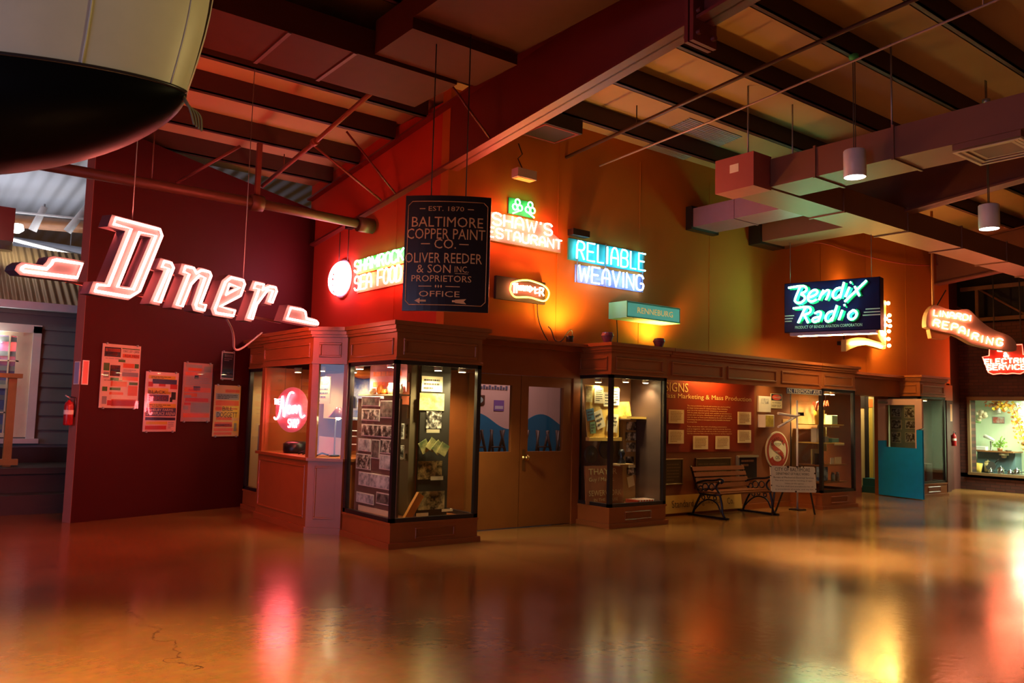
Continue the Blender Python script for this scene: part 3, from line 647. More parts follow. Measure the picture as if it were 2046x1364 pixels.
card('cream_print', 'cream print lying low behind the corner glass', 'print', P1, -8.92, -8.12, .285, .37, CREAM)  # plain cream card, no emission
o = card('banner', 'pink banner with orange lettering at the top of the corner case', 'banner', FX(4.76), -9.0, -8.12, 1.70, 2.02, mat('pink_cloth', (.62, .22, .28), .7), lines=2, ink=mat('orange_ink', (.85, .14, .05), .6))
o = G().box(4.612, 4.78, 8.08, 9.02, 1.655, 1.672).make('shelf', CREAM, None, (4.63, 8.5, 1.655)); tag(o, 'thin yellow lit shelf across the top of the corner case', 'shelf')
for y, m, h, lab in ((8.80, mat('cup_cream', (.8, .68, .45), .4), .07, 'cream cup at the left end of the lit shelf'), (8.62, mat('orange_pot', (.80, .25, .03), .4), .11, 'tall orange jar on the lit shelf'), (8.52, mat('orange_pot', (.80, .25, .03), .4), .06, 'short orange cup beside the tall orange jar'), (8.37, mat('bone', (.75, .66, .50), .5), .13, 'pale skull shaped jar on the lit shelf'), (8.17, mat('bone', (.75, .66, .50), .5), .12, 'pale round jar at the right end of the lit shelf')):
    o = G().lathe((4.69, y, 1.672), [(.03, 0), (.042, h*.3), (.045, h*.6), (.03, h*.85), (.034, h), (.0, h)], 14).make('jar', m, None, (4.69, y, 1.672)); tag(o, lab, 'jar', 'jars on the lit shelf')
P2 = FY(8.30)
card('plaque', 'yellow plaque with three lines of type at the top of the right pane', 'plaque', P2, 5.05, 5.34, 1.72, 1.90, CREAM, lines=3)
card('photograph', 'large pale photo under the yellow plaque', 'photograph', P2, 5.03, 5.37, 1.50, 1.70, print_mat('pale_yellow_photo', (.25, .20, .08), (.85, .72, .35), 7, seed=3))
P3 = FY(8.36)
card('map_sheet', 'tall yellowed map sheet beside the plaque', 'map', FX(4.95), -8.62, -8.40, 1.66, 1.93, print_mat('map_print', (.30, .26, .10), (.85, .74, .38), 6, seed=6, contrast=.2))
P4 = FY(8.27)
card('photograph', 'portrait photo of a round sign with a caption strip', 'photograph', P2, 5.13, 5.34, 1.29, 1.49, BW[2]); card('caption_strip', 'white caption strip below the round sign photo', 'caption', P4, 5.12, 5.30, 1.24, 1.28, CREAM)
card('photograph', 'lattice scaffold photo low in the right pane', 'photograph', P2, 5.04, 5.37, .70, .91, print_mat('scaffold_print', (.05, .03, .01), (.55, .36, .14), 16, seed=8)); card('caption_strip', 'white caption strip below the scaffold photo', 'caption', P4, 5.20, 5.37, .69, .735, CREAM)
card('photograph', 'dark photo with pale leaf shapes near the case floor', 'photograph', P2, 5.06, 5.42, .35, .56, print_mat('leaf_print', (.01, .01, .008), (.55, .45, .22), 9, seed=11)); card('caption_strip', 'cream caption strip at the lower right of the leaf photo', 'caption', P4, 5.37, 5.52, .32, .35, CREAM)
for (a0, a1, b0, b1, lab) in ((4.68, 4.79, 1.16, 1.34, 'left small photo on the grey post'), (4.80, 4.92, 1.16, 1.34, 'right small photo on the grey post'), (4.70, 4.80, .93, 1.09, 'lower pale photo on the grey post'), (4.81, 4.92, .92, 1.00, 'little photo right of the lower pale photo')):
    card('photograph', lab, 'photograph', FY(8.42), a0+.12, a1+.12, b0, b1, BW[1], 'small photographs on the grey post', border=PAPER)
card('card', 'blank yellow card above the small photographs', 'card', FY(8.40), 4.93, 5.03, 1.40, 1.62, CREAM)
card('pennant', 'red orange pennant hanging in the corner case', 'pennant', FY(8.32), 4.80, 4.90, 1.56, 1.82, mat('pennant_red', (.55, .10, .03), .6))
for i, (a, b, r) in enumerate(((5.10, 1.08, .5), (5.20, 1.10, -.6), (5.27, 1.07, -.75), (5.34, 1.05, -.5))):
    card('catalogue', ('tilted yellow catalogue at the left of a fan of four', 'green striped catalogue second in a fan of four', 'yellow catalogue third in a fan of four', 'small catalogue at the right end of the fan')[i], 'catalogue', FY(8.27-.012*i), a-.06, a+.06, b-.07, b+.07, print_mat('catalogue_%d' % i, (.15, .20, .08), (.82, .70, .28), 5, seed=i+20), 'catalogues in the corner case', rot=r)
ff = F((4.90, 8.12, .285), (1, 0, 0)); o = G().prism(ff, [(-.12, 0), (-.02, 0), (.13, .24), (.06, .29)], -.05, 0).make('wedge_block', mat('orange_block', (.75, .27, .04), .5), None, (4.9, 8.12, .28)); tag(o, 'orange wedge leaning at the front corner of the case floor', 'block')
card('caption_strip', 'cream card lying on the case floor beside the orange wedge', 'caption', FY(8.20), 4.98, 5.14, .28, .33, CREAM)
# case 2 contents
bf = FY(8.42).at(8.07, 1.54, 0)
YB = mat('yellow_board', (.78, .52, .12), .6)
t = thing('notice_board', 'slanted yellow notice board in the case left of the bench', 'board', (8.07, 8.42, 1.17)); G().prism(FY(8.42), [(7.74, 1.91), (8.40, 1.90), (8.42, 1.17), (7.82, 1.17)], -.02, 0).make('board', YB, t); G().fbox(FY(8.42), 7.80, 8.43, 1.14, 1.19, -.02, .05).make('ledge', YB, t)
NB = FY(8.415)
for (a0, a1, b0, b1, m, r, lab, n) in ((7.76, 7.88, 1.67, 1.89, print_mat('sketch_print', (.35, .28, .10), (.85, .74, .36), 10, seed=2), 0, 'sketch sheet at the upper left of the notice board', 0), (7.92, 8.09, 1.66, 1.88, CREAM, 0, 'typed list on the notice board', 6), (8.10, 8.27, 1.62, 1.82, CREAM, 0, 'plain sheet right of the typed list', 4), (8.29, 8.40, 1.64, 1.88, PAPER, 0, 'white sheet at the right edge of the notice board', 5),
    (7.94, 8.10, 1.31, 1.56, CREAM, .35, 'tilted sheet with an orange flower on the notice board', 3), (7.78, 7.92, 1.42, 1.58, mat('blue_booklet', (.10, .22, .30), .5), .2, 'blue booklet pinned to the notice board', 3), (7.85, 7.95, 1.24, 1.40, mat('green_leaflet', (.18, .30, .16), .5), .1, 'green leaflet below the blue booklet', 3), (8.18, 8.38, 1.26, 1.52, CREAM, -.1, 'wide cream sheet low on the notice board', 4)):
    card('notice_sheet', lab, 'notice', NB, a0, a1, b0, b1, m, 'sheets on the notice board', rot=r, lines=n, c=.003)
o = G().box(8.58, 8.85, 8.50, 8.56, .28, 1.44).make('display_column', TAN, None, (8.72, 8.53, .28)); tag(o, 'tall tan display column standing in the case left of the bench', 'column')
o = G().box(8.45, 8.85, 8.30, 8.58, 1.455, 1.485).make('shelf', YB, None, (8.7, 8.4, 1.455)); tag(o, 'bright yellow shelf on top of the tan column', 'shelf')
t = thing('book_stand', 'yellow illustrated book leaning on the yellow shelf', 'book', (8.55, 8.42, 1.487)); bk = FY(8.44).at(8.56, 1.487, 0, .06, -.2); G().fbox(bk, -.13, .13, 0, .21, -.02, 0).make('cover', print_mat('book_print', (.60, .12, .02), (.86, .62, .12), 5, seed=4), t)
CF_ = FY(8.498)
for (a0, a1, b0, b1, lab) in ((8.65, 8.84, 1.29, 1.41, 'top photo on the tan column'), (8.63, 8.84, 1.14, 1.26, 'wider second photo on the tan column'), (8.65, 8.83, .98, 1.11, 'third photo on the tan column'), (8.64, 8.80, .78, .91, 'diamond pattern photo on the tan column'), (8.67, 8.85, .64, .75, 'fifth and lowest photo on the tan column')):
    card('photograph', lab, 'photograph', CF_, a0, a1, b0, b1, BW[0], 'photographs on the tan column')
card('hang_tag', 'tilted cream tag with a green mark on the tan column', 'tag', CF_, 8.68, 8.81, .48, .63, CREAM, rot=.25)
for (a, b, r, lab) in ((7.90, .95, .12, 'round dark cast iron wheel in the case'), (8.20, 1.03, .14, 'second dark wheel behind the corner post')):
    t = thing('iron_wheel', lab, 'wheel', (a, 8.44, b-r), 'cast iron wheels'); G().lathe((a, 8.44, b), [(r, -.015), (r*1.02, 0), (r, .015), (r*.8, .018), (r*.25, .01), (r*.2, .04), (.0, .04)], 24, F((0, 0, 0), (1, 0, 0), (0, 0, 1))).make('disc', mat('iron_brown', (.06, .045, .03), .6, .4), t)
t = thing('camera_lamp', 'small dark lamp fitting on a bracket in the case', 'fitting', (8.34, 8.3, .83)); G().box(8.25, 8.52, 8.22, 8.45, .80, .825).make('bracket', TAN, t); G().lathe((8.38, 8.32, .825), [(.06, 0), (.05, .04), (.02, .08), (.05, .14), (.03, .20), (0, .2)], 14).make('body', IRON, t); G().fbox(FY(8.2), 8.40, 8.52, .775, .81, 0, .008).make('caption', CREAM, t)
t = thing('painted_sign', 'old brown signboard with faded cream capitals leaning in the case', 'sign', (8.1, 8.36, .28)); sf = FY(8.36).at(8.12, .28, 0, 0, -.08); G().fbox(sf, -.36, .35, 0, .52, -.02, 0).make('board', mat('faded_red_board', (.25, .08, .03), .6), t)
FC = mat('faded_cream', (.52, .40, .18), .6)
for s, a, b, wd, h in (('THAYER', -.30, .40, .54, .08), ('Guy / Mac St.', -.30, .29, .48, .07), ('SEWERWORK', -.31, .11, .62, .075), ('IN THE HOUSE', -.22, .035, .46, .04)): text(sf, s, a, b, wd, h, FC, t)
t = thing('striped_box', 'red and white striped object on the floor of the case', 'box', (8.8, 8.2, .28)); G().box(8.50, 8.85, 8.12, 8.35, .28, .33).make('body', mat('stripe_red', (.6, .06, .03), .5), t); g = G()
for k in range(6): g.prism(FY(8.12), [(8.53+k*.055, .28), (8.555+k*.055, .28), (8.57+k*.055, .33), (8.545+k*.055, .33)], 0, .003); g.add([(8.545+k*.055, 8.12, .332), (8.57+k*.055, 8.12, .332), (8.58+k*.055, 8.35, .332), (8.555+k*.055, 8.35, .332)], [(0, 1, 2, 3)])
g.make('stripe', PAPER, t)
# case 3 contents: shelves of small goods
for i, (z, lab) in enumerate(((1.42, 'top amber shelf in the case right of the bench'), (1.10, 'second shelf in the case right of the bench'), (.72, 'third shelf in the case right of the bench'), (.42, 'lowest shelf in the case right of the bench'))):
    o = G().box(12.98, 13.75 if i < 2 else 13.85, 8.12, 8.58, z, z+.018).make('shelf', WOOD if i > 1 else YB, None, (13.4, 8.35, z)); tag(o, lab, 'shelf', 'shelves in the goods case')
def bx(lab, x0, x1, y0, y1, z0, z1, m, cat='box', nm='goods_box', grp='boxes on the goods shelves'): 
    o = G().bev(F((x0, y0, z0), (1, 0, 0)), 0, x1-x0, 0, z1-z0, -(y1-y0), 0, .006).make(nm, m, None, (x0, y0, z0)); tag(o, lab, cat, grp)
YC = mat('yellow_plastic', (.85, .52, .04), .4); MINT = mat('mint_tin', (.45, .62, .45), .4)
t = thing('serving_cup', 'yellow paper cup with a red arched top on the upper shelf', 'cup', (13.10, 8.2, 1.438)); G().lathe((13.10, 8.2, 1.438), [(.07, 0), (.095, .24), (0, .24)], 18).make('cup', YC, t)
a = [(13.10+.09*math.cos(q), 8.2, 1.66+.17*math.sin(q)) for q in [math.pi*i/14 for i in range(15)]]; G().tube(a, .014, 8).make('arch', mat('red_orange', (.75, .10, .02), .4), t); G().tube([(x, y+.02, z-.03) for x, y, z in [(13.10+.05*math.cos(q), 8.2, 1.66+.17*math.sin(q)) for q in [math.pi*i/14 for i in range(15)]]], .012, 8).make('arch', mat('red_orange', (.75, .10, .02), .4), t)
bx('mint green tin on the upper shelf right of the corner post', 13.42, 13.60, 8.15, 8.28, 1.438, 1.60, MINT); bx('cream carton low on the upper shelf', 13.36, 13.62, 8.13, 8.3, 1.385, 1.418, CREAM, nm='goods_carton')
bx('white carton left on the second shelf', 13.0, 13.08, 8.2, 8.3, 1.118, 1.36, PAPER); bx('cream carton standing on the second shelf', 13.14, 13.22, 8.2, 8.3, 1.118, 1.32, CREAM); bx('grey toy box on the second shelf', 13.28, 13.40, 8.2, 8.4, 1.118, 1.22, GREY); bx('teal toy car box on the second shelf', 13.50, 13.72, 8.2, 8.34, 1.118, 1.19, mat('teal_box', (.12, .30, .32), .4)); bx('yellow card on the front edge of the second shelf', 13.42, 13.73, 8.10, 8.118, 1.07, 1.11, CREAM)
bx('olive folder leaning on the third shelf', 13.04, 13.30, 8.3, 8.33, .738, 1.0, mat('olive_folder', (.45, .36, .14), .6)); bx('dark book leaning on the third shelf', 12.98, 13.10, 8.18, 8.22, .738, .93, BLACK); bx('small white card right of the folder on the third shelf', 13.45, 13.56, 8.2, 8.21, .738, .85, PAPER); bx('opened cream booklet at the end of the third shelf', 13.60, 13.80, 8.2, 8.22, .738, .86, CREAM)
bx('blue patterned packet on the lowest shelf', 13.0, 13.28, 8.15, 8.2, .46, .70, print_mat('blue_packet', (.02, .06, .25), (.40, .55, .75), 9, seed=12)); bx('tan carton on the lowest shelf behind the blue packet', 13.16, 13.32, 8.22, 8.36, .438, .56, TAN)
for x, m, lab in ((13.52, mat('glass_blue', (.45, .60, .66), .2), 'pale blue shaker on the lowest shelf'), (13.66, mat('glass_grey', (.35, .30, .28), .2), 'small grey tumbler right of the pale blue shaker')):
    t = thing('bottle', lab, 'bottle', (x, 8.2, .438), 'shakers on the lowest shelf'); G().lathe((x, 8.2, .438), [(.035, 0), (.035, .11), (.022, .13)], 14).make('body', m, t); G().lathe((x, 8.2, .568), [(.026, 0), (.026, .025), (0, .03)], 14).make('cap', GREY, t)
card('hanging_card', 'tall olive card hanging in the right pane of the goods case', 'card', FY(8.5), 13.52, 13.80, .95, 1.62, mat('olive_card', (.42, .34, .12), .6))
t = thing('script_sign', 'small red script sign at the top of the goods case', 'sign', (13.7, 8.45, 1.75)); sg = FY(8.45); G().tube([sg.p(13.3+.5*i/40, 1.78+.05*math.sin(i*.9)+.04*i/40, 0) for i in range(41)], .010, 6).make('script', mat('red_script', (.7, .06, .02), .4), t); G().cyl((13.7, 8.45, 1.85), (13.7, 8.45, 2.04), .004, seg=6).make('wire', CABLE, t)
# far case and dim case contents
o = G().box(16.97, 17.0, 8.36, 8.98, .30, 2.0).make('photo_board', mat('sage_board', (.30, .33, .24), .7), None, (16.98, 8.67, .3)); tag(o, 'pale board with photographs standing in the far case behind the blue door', 'board')
for y1, y0_, z0, z1, lab in ((8.94, 8.74, 1.62, 1.80, 'top left photo'), (8.66, 8.44, 1.60, 1.82, 'top right photo'), (8.95, 8.72, 1.36, 1.56, 'second photo on the left'), (8.64, 8.42, 1.38, 1.55, 'second photo on the right'), (8.94, 8.74, 1.08, 1.30, 'third photo on the left'), (8.65, 8.44, 1.10, 1.30, 'third photo on the right')):
    card('photograph', lab+' of the board seen through the blue door pane', 'photograph', FX(16.965), -y1, -y0_, z0, z1, BW[3], 'photographs in the far case', border=CREAM)
bx('dark carton on the floor of the far case', 17.42, 17.68, 8.45, 8.6, .285, .66, mat('plum_box', (.08, .02, .03), .5), grp='boxes in the far case'); bx('cream carton beside the dark carton in the far case', 17.2, 17.34, 8.45, 8.55, .285, .50, CREAM, grp='boxes in the far case')
P5 = FX(4.52)
card('print_sheet', 'pale print high in the dim case behind the shop window', 'print', P5, -11.78, -11.42, 1.55, 1.86, print_mat('sage_print', (.2, .24, .12), (.7, .66, .45), 6, seed=15)); card('framed_print', 'silver framed print low in the dim case', 'picture', P5, -11.95, -11.45, .85, 1.22, print_mat('faded_print', (.15, .2, .15), (.6, .6, .45), 6, seed=16), border=GREY)
t = thing('letter_board', 'dark board with yellow capitals in the dim case', 'sign', (4.53, 11.6, 1.3)); G().fbox(P5, -11.80, -11.42, 1.25, 1.52, 0, .01).make('board', BLACK, t)
for k, s in enumerate(('S', 'S')): text(P5, s, -11.72, 1.41-.13*k, .12, .09, GOLD, t, .014)
# inside the neon shop
card('poster_print', 'cream poster with faint capitals hung behind the neon shop window', 'poster', FX(5.1), -11.0, -10.3, 1.35, 1.98, mat('poster_cream', (.75, .56, .36), .6), lines=0)
t = thing('shop_poster', 'hanging cream notice with dark capitals behind the pink neon disc', 'poster', (4.6, 10.1, 1.6)); pf = FX(4.62); G().fbox(pf, -10.42, -9.80, 1.55, 1.90, 0, .01).make('sheet', mat('poster_cream', (.75, .56, .36), .6), t); text(pf, 'FAIRFIELD', -10.36, 1.80, .5, .045, mat('print_ink', (.06, .05, .04), .7), t, .012); bars(G(), pf, -10.37, -9.85, 1.57, 1.77, 4, .012, .35, 3).make('printed_lines', mat('blue_ink', (.06, .10, .18), .6), t); G().cyl((4.62, 10.1, 1.9), (4.62, 10.1, 2.03), .004, seg=6).make('wire', CABLE, t)
t = thing('anvil_block', 'dark round edged block on the shop window ledge', 'block', (4.45, 10.5, .86)); G().lathe((4.47, 10.45, .895), [(.16, 0), (.17, .03), (.17, .12), (.13, .15), (0, .15)], 20).make('body', IRON, t)
card('work_board', 'pale board leaning behind the tools in the shop window', 'board', FX(4.75), -10.35, -9.66, .90, 1.12, mat('pale_board', (.70, .50, .38), .6))
R = random.Random(4)
for i in range(5):
    y = 10.15-i*.13; x = 4.36+.1*R.random(); q = R.random()*3
    o = G().tube([(x, y, .905), (x+.10*math.cos(q), y+.10*math.sin(q), .93+.02*R.random()), (x+.2*math.cos(q), y+.16*math.sin(q), .91)], .012, 6).make('hand_tool', IRON, None, (x, y, .895)); tag(o, 'dark hand tool in the heap on the shop window ledge', 'tool', 'tools on the shop ledge')
t = thing('desk_lamp', 'work lamp with a conical shade behind the lilac corner pane', 'lamp', (4.62, 9.55, .895)); G().lathe((4.62, 9.62, .895), [(.07, 0), (.06, .02), (0, .025)], 16).make('base', IRON, t); G().tube([(4.62, 9.62, .91), (4.68, 9.75, 1.25), (4.62, 9.60, 1.46)], .01, 8).make('arm', GREY, t)
G().lathe((4.62, 9.55, 1.38), [(.13, 0), (.05, .10), (.03, .13), (0, .13)], 18).make('shade', mat('red_enamel', (.25, .06, .05), .3), t); G().ball((4.62, 9.55, 1.385), .035).make('bulb', BULB, t)
t = thing('shop_clutter_rack', 'white rack of bent tubes behind the lilac corner pane', 'rack', (4.95, 9.35, .9))
for z in (1.05, 1.15, 1.22, 1.38): G().tube([(4.75, 9.55, z), (5.1, 9.2, z)], .008, 6).make('rung', mat('milky_tube', (.7, .68, .75), .3), t)
for q in ((4.75, 9.55), (5.1, 9.2)): G().cyl((*q, .895), (*q, 1.5), .01, seg=6).make('upright', GREY, t)
card('poster_print', 'blue and white mural print behind the lilac corner pane', 'poster', F((4.9, 9.75, 0), (1, -1, 0)), -.05, .62, 1.35, 1.93, print_mat('blue_mural', (.05, .10, .36), (.45, .40, .45), 4, seed=17))
o = G().ball((4.98, 9.62, 1.96), .17, 1, 1, .45).make('paper_lantern', mat('orange_lantern', (.75, .16, .02), .6), None, (4.98, 9.62, 1.9)); tag(o, 'flat orange lantern under the shop ceiling behind the corner pane', 'lantern')
t = thing('round_clock', 'dark round topped case on a shelf behind the corner pane', 'clock', (4.72, 9.5, 1.5)); cf = F((4.74, 9.48, 1.50), (1, -1, 0)); G().prism(cf, [(-.07, 0), (.07, 0), (.07, .10)]+[(.07*math.cos(q), .10+.07*math.sin(q)) for q in [math.pi*i/8 for i in range(1, 8)]]+[(-.07, .10)], -.05, 0).make('case_body', IRON, t); G().fbox(cf, -.12, .14, -.015, 0, -.08, .02).make('shelf', GREY, t)
# pots on the cornice and the dangling wires
POTM = mat('purple_glaze', (.16, .05, .10), .25)
for x, y, lab in ((7.93, 8.18, 'purple glazed pot on the cornice corner, left of the teal sign'), (8.99, 8.2, 'purple glazed pot on the cornice below the teal sign')):
    t = thing('flower_pot', lab, 'pot', (x, y, 2.475), 'pots on the cornice'); G().lathe((x, y, 2.475), [(.045, 0), (.05, .01), (.085, .10), (.085, .125), (.075, .155), (.06, .15), (.05, .12)], 20).make('body', POTM, t); G().lathe((x, y, 2.475), [(.086, .098), (.094, .11), (.086, .122)], 20, cap=False).make('rim_band', POTM, t)

# ------------------------------------------------------------------ neon signs
PANELW = mat('letter_face_white', (.10, .14, .145), .5); LSIDE = mat('letter_side', (.055, .04, .065), .5)
DU = Vector((.889, .458, -.022)).normalized(); DN = DU.cross(Vector((0, 0, 1))).normalized(); DV = DN.cross(DU)
DI = F((2.381, 8.165, 2.695), DU, DV, DN)
DL = {
 'D': ([(-.981, .402), (-.47, .413), (-.428, .339), (-.631, -.233), (-.74, -.311), (-1.136, -.316), (-1.102, -.206), (-.992, -.197), (-.831, .292), (-1.012, .29)], [(-.692, .29), (-.554, .298), (-.734, -.193), (-.856, -.199)]),
 'I': ([(-.427, .132), (-.314, .131), (-.267, .072), (-.398, -.308), (-.517, -.307), (-.387, .021), (-.469, .024)], None),
 'N': ([(-.178, .132), (-.044, .136), (-.013, .101), (.026, .131), (.069, .137), (.162, .135), (.201, .082), (.099, -.195), (.168, -.198), (.136, -.304), (.004, -.297), (-.027, -.244), (.059, .019), (.032, .022), (-.05, -.067), (-.14, -.306), (-.262, -.304), (-.142, .019), (-.209, .027)], None),
 'E': ([(.429, .135), (.626, .136), (.665, .077), (.608, -.075), (.375, -.196), (.563, -.195), (.527, -.303), (.257, -.307), (.221, -.249), (.341, .061)], [(.436, .017), (.524, .015), (.414, -.045)]),
 'R': ([(.776, .139), (.956, .146), (.94, .104), (1.003, .14), (1.118, .146), (1.151, .082), (1.082, -.082), (.973, -.081), (1.023, .046), (.992, .044), (.856, -.12), (.799, -.301), (.687, -.298), (.811, .029), (.728, .025)], None),
 'wr': ([(1.346, -.035), (1.577, -.03), (1.642, -.051), (1.667, -.12), (1.833, -.124), (1.885, -.16), (1.885, -.219), (1.271, -.223)], None),
 'wl': ([(-1.199, -.053), (-1.252, -.236), (-1.743, -.271), (-1.79, -.241), (-1.777, -.2), (-1.736, -.166), (-1.563, -.158), (-1.538, -.126), (-1.523, -.087), (-1.477, -.067)], None)}
t = thing('neon_sign', 'big red neon Diner sign of outlined channel letters hanging before the dark red wall', 'neon sign', tuple(DI.O))
for k, (P, H) in DL.items():
    hs = [H] if H else []
    l = G().prism(DI, P, -.12, -.004, hs).make('letter' if len(k) == 1 else 'end_wing', LSIDE, t)
    G().prism(DI, P, -.004, 0, hs).make('face', PANELW, l)
    d = .027 if len(k) == 1 else .03
    G().tube([DI.p(a, b, .028) for a, b in inset(P, d)], .0125, 8, True).make('neon_tube', NEON_DINER, l)
    if H: G().tube([DI.p(a, b, .028) for a, b in inset(H, -.020)], .0125, 8, True).make('neon_tube', NEON_DINER, l)
    G().tube([DI.p(a, b, -.140) for a, b in inset(P, d+.012)], .0125, 6, True).make('neon_tube', NEON_DBACK, l)   # the sign is lit on both sides
g = G().fbox(DI, -1.25, 1.4, -.235, -.21, -.15, -.12); g.make('support_bar', STEEL, t)
for a, b, top in ((-.72, .41, 5.10), (.70, .14, 5.10)): q = DI.p(a, b, -.06); G().cyl(q, (q.x, q.y, top), .004, seg=6).make('hanger_wire', GREY, t)
q = DI.p(.55, -.30, -.1); G().tube(cha([q, q+Vector((.15, .2, -.12)), q+Vector((.5, 1.2, -.30)), Vector((4.15, 11.05, 2.50))], 3), .012, 6).make('power_cord', mat('pale_cord', (.5, .4, .4), .5), t)

NW = FY(8.64)
def backing(t, name, f, a0, a1, b0, b1, c0, c1, m): return G().bev(f, a0, a1, b0, b1, c0, c1, .01).make(name, m, t)
t = thing('neon_sign', 'red neon restaurant sign with two green clovers above, high on the plaster wall', 'neon sign', (6.8, 8.7, 3.75))
PINKP = mat('sign_white', (.26, .25, .25), .5)
G().prism(NW, [(5.98, 3.75), (7.49, 3.75), (7.49, 3.93), (7.32, 4.01), (7.32, 4.13), (6.20, 4.13), (5.98, 3.95)], -.08, -.05).make('panel', PINKP, t)
neon_word(NW, "SHAW'S", 6.26, 3.955, 1.02, .155, .0, .0125, NEON_RED, t, .38)
neon_word(NW, 'RESTAURANT', 6.03, 3.785, 1.43, .125, .0, .0115, NEON_RED, t, .38)
G().fbox(NW, 6.56, 6.99, 4.16, 4.38, -.08, -.06).make('clover_panel', mat('dark_green_panel', (.02, .14, .05), .5), t)
for cx, sx in ((6.665, -1), (6.885, 1)):
    g = G()
    for qd in (90, 210, 330):
        q0 = math.radians(qd); c_ = (cx+.048*math.cos(q0), 4.272+.048*math.sin(q0))
        g.tube([NW.p(c_[0]+.040*math.cos(k), c_[1]+.040*math.sin(k), 0) for k in [2*math.pi*i/14 for i in range(14)]], .0095, 6, True)
    g.tube([NW.p(cx, 4.24, 0), NW.p(cx-.02*sx, 4.20, 0), NW.p(cx+.075*sx, 4.155, 0)], .010, 6); g.make('clover_tube', NEON_GREEN, t)
t = thing('neon_sign', 'neon sign of turquoise letters over blue letters under a black transformer box', 'neon sign', (8.4, 8.7, 3.4))
G().fbox(NW, 7.64, 9.18, 3.68, 3.985, -.08, -.05).make('upper_panel', mat('teal_panel', (.02, .30, .36), .5), t)
G().fbox(NW, 7.78, 9.14, 3.375, 3.63, -.085, -.07).make('lower_panel', mat('clear_blue_panel', (.20, .22, .40), .3), t)
neon_word(NW, 'RELIABLE', 7.75, 3.70, 1.40, .255, .0, .0125, NEON_TEAL, t, .42)
neon_word(NW, 'WEAVING', 7.80, 3.39, 1.31, .225, .0, .0135, NEON_BLUE, t, .36)
G().box(7.62, 7.94, 8.58, 8.70, 4.02, 4.11).make('transformer', BLACK, t)
for a in (7.79, 8.35, 9.13): G().fbox(NW, a, a+.012, 3.37, 3.99, -.05, -.03).make('rail', GREY, t)
t = thing('neon_sign', 'small oval sign with a yellow neon ring around red script', 'neon sign', (6.85, 8.6, 3.0))
G().fbox(NW, 6.36, 7.20, 2.985, 3.29, -.07, -.02).make('backing_box', DARK, t)
OV = [(600, 430), (700, 380), (880, 310), (1060, 285), (1180, 290), (1300, 320), (1440, 365), (1600, 420), (1720, 510), (1790, 620), (1820, 740), (1790, 900), (1720, 1010), (1620, 1050), (1450, 1010), (1300, 960), (1180, 935), (1000, 940), (840, 960), (720, 960), (640, 890), (580, 770), (555, 670), (575, 540)]
om = lambda x, y: (6.54+(x-540)/1290*.69, 3.29-(y-250)/800*.27+(x-540)/1290*.0)
def ovz(x, y): a, b = om(x, y); return (a, 3.143+(667-y+ (x-1180)*.085)/800*.285)
t_ = [NW.p(*ovz(x, y), .035) for x, y in OV]; G().tube([tuple(v) for v in cha([tuple(v) for v in t_], 1, True)], .0115, 8, True).make('ring_tube', NEON_YEL, t)
sc = [(690, 470, 690, 800), (640, 470, 800, 450), (770, 470, 770, 800), (770, 600, 840, 520), (840, 520, 850, 690), (900, 500, 910, 690), (910, 690, 980, 500), (980, 500, 990, 700), (1040, 500, 1040, 700), (1040, 560, 1110, 510), (1110, 510, 1120, 700), (1180, 500, 1180, 720), (1180, 510, 1290, 600), (1290, 600, 1190, 720), (1350, 520, 1360, 760), (1360, 640, 1440, 600), (1360, 760, 1450, 740), (1510, 540, 1510, 860), (1510, 540, 1640, 560), (1640, 560, 1600, 700), (1600, 700, 1520, 700), (1580, 720, 1650, 840)]
g = G()
for x0_, y0_, x1_, y1_ in sc: g.tube([NW.p(*ovz(x0_, y0_), .03), NW.p(*ovz(x1_, y1_), .03)], .0105, 6)
g.make('script_tube', NEON_ORANGE, t)
G().tube(cha([(7.08, 8.68, 2.99), (7.10, 8.69, 2.8), (7.16, 8.66, 2.62), (7.22, 8.6, 2.48)], 2), .007, 6).make('power_cord', CABLE, t)
t = thing('box_sign', 'teal box sign with gold capitals above the purple pots', 'sign', (9.03, 8.5, 2.9))
TEAL = mat('teal_enamel', (.14, .58, .50), .45)
RB = FY(8.35); G().fbox(RB, 8.46, 9.61, 2.905, 3.145, -.36, 0).make('cabinet', TEAL, t); G().fbox(RB, 8.49, 9.59, 2.93, 3.12, 0, .008).make('face', mat('emissive_teal', (.12, .45, .38), .4, emit=(.06, .26, .21), es=.42), t)  # face and gold letters given a weak emission to brighten them
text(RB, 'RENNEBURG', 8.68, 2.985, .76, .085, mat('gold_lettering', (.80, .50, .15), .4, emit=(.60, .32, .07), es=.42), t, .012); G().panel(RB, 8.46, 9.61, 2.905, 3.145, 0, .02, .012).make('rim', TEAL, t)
G().tube([(8.6, 8.68, 2.9), (8.62, 8.68, 2.7), (8.60, 8.66, 2.49)], .008, 6).make('power_cord', CABLE, t)
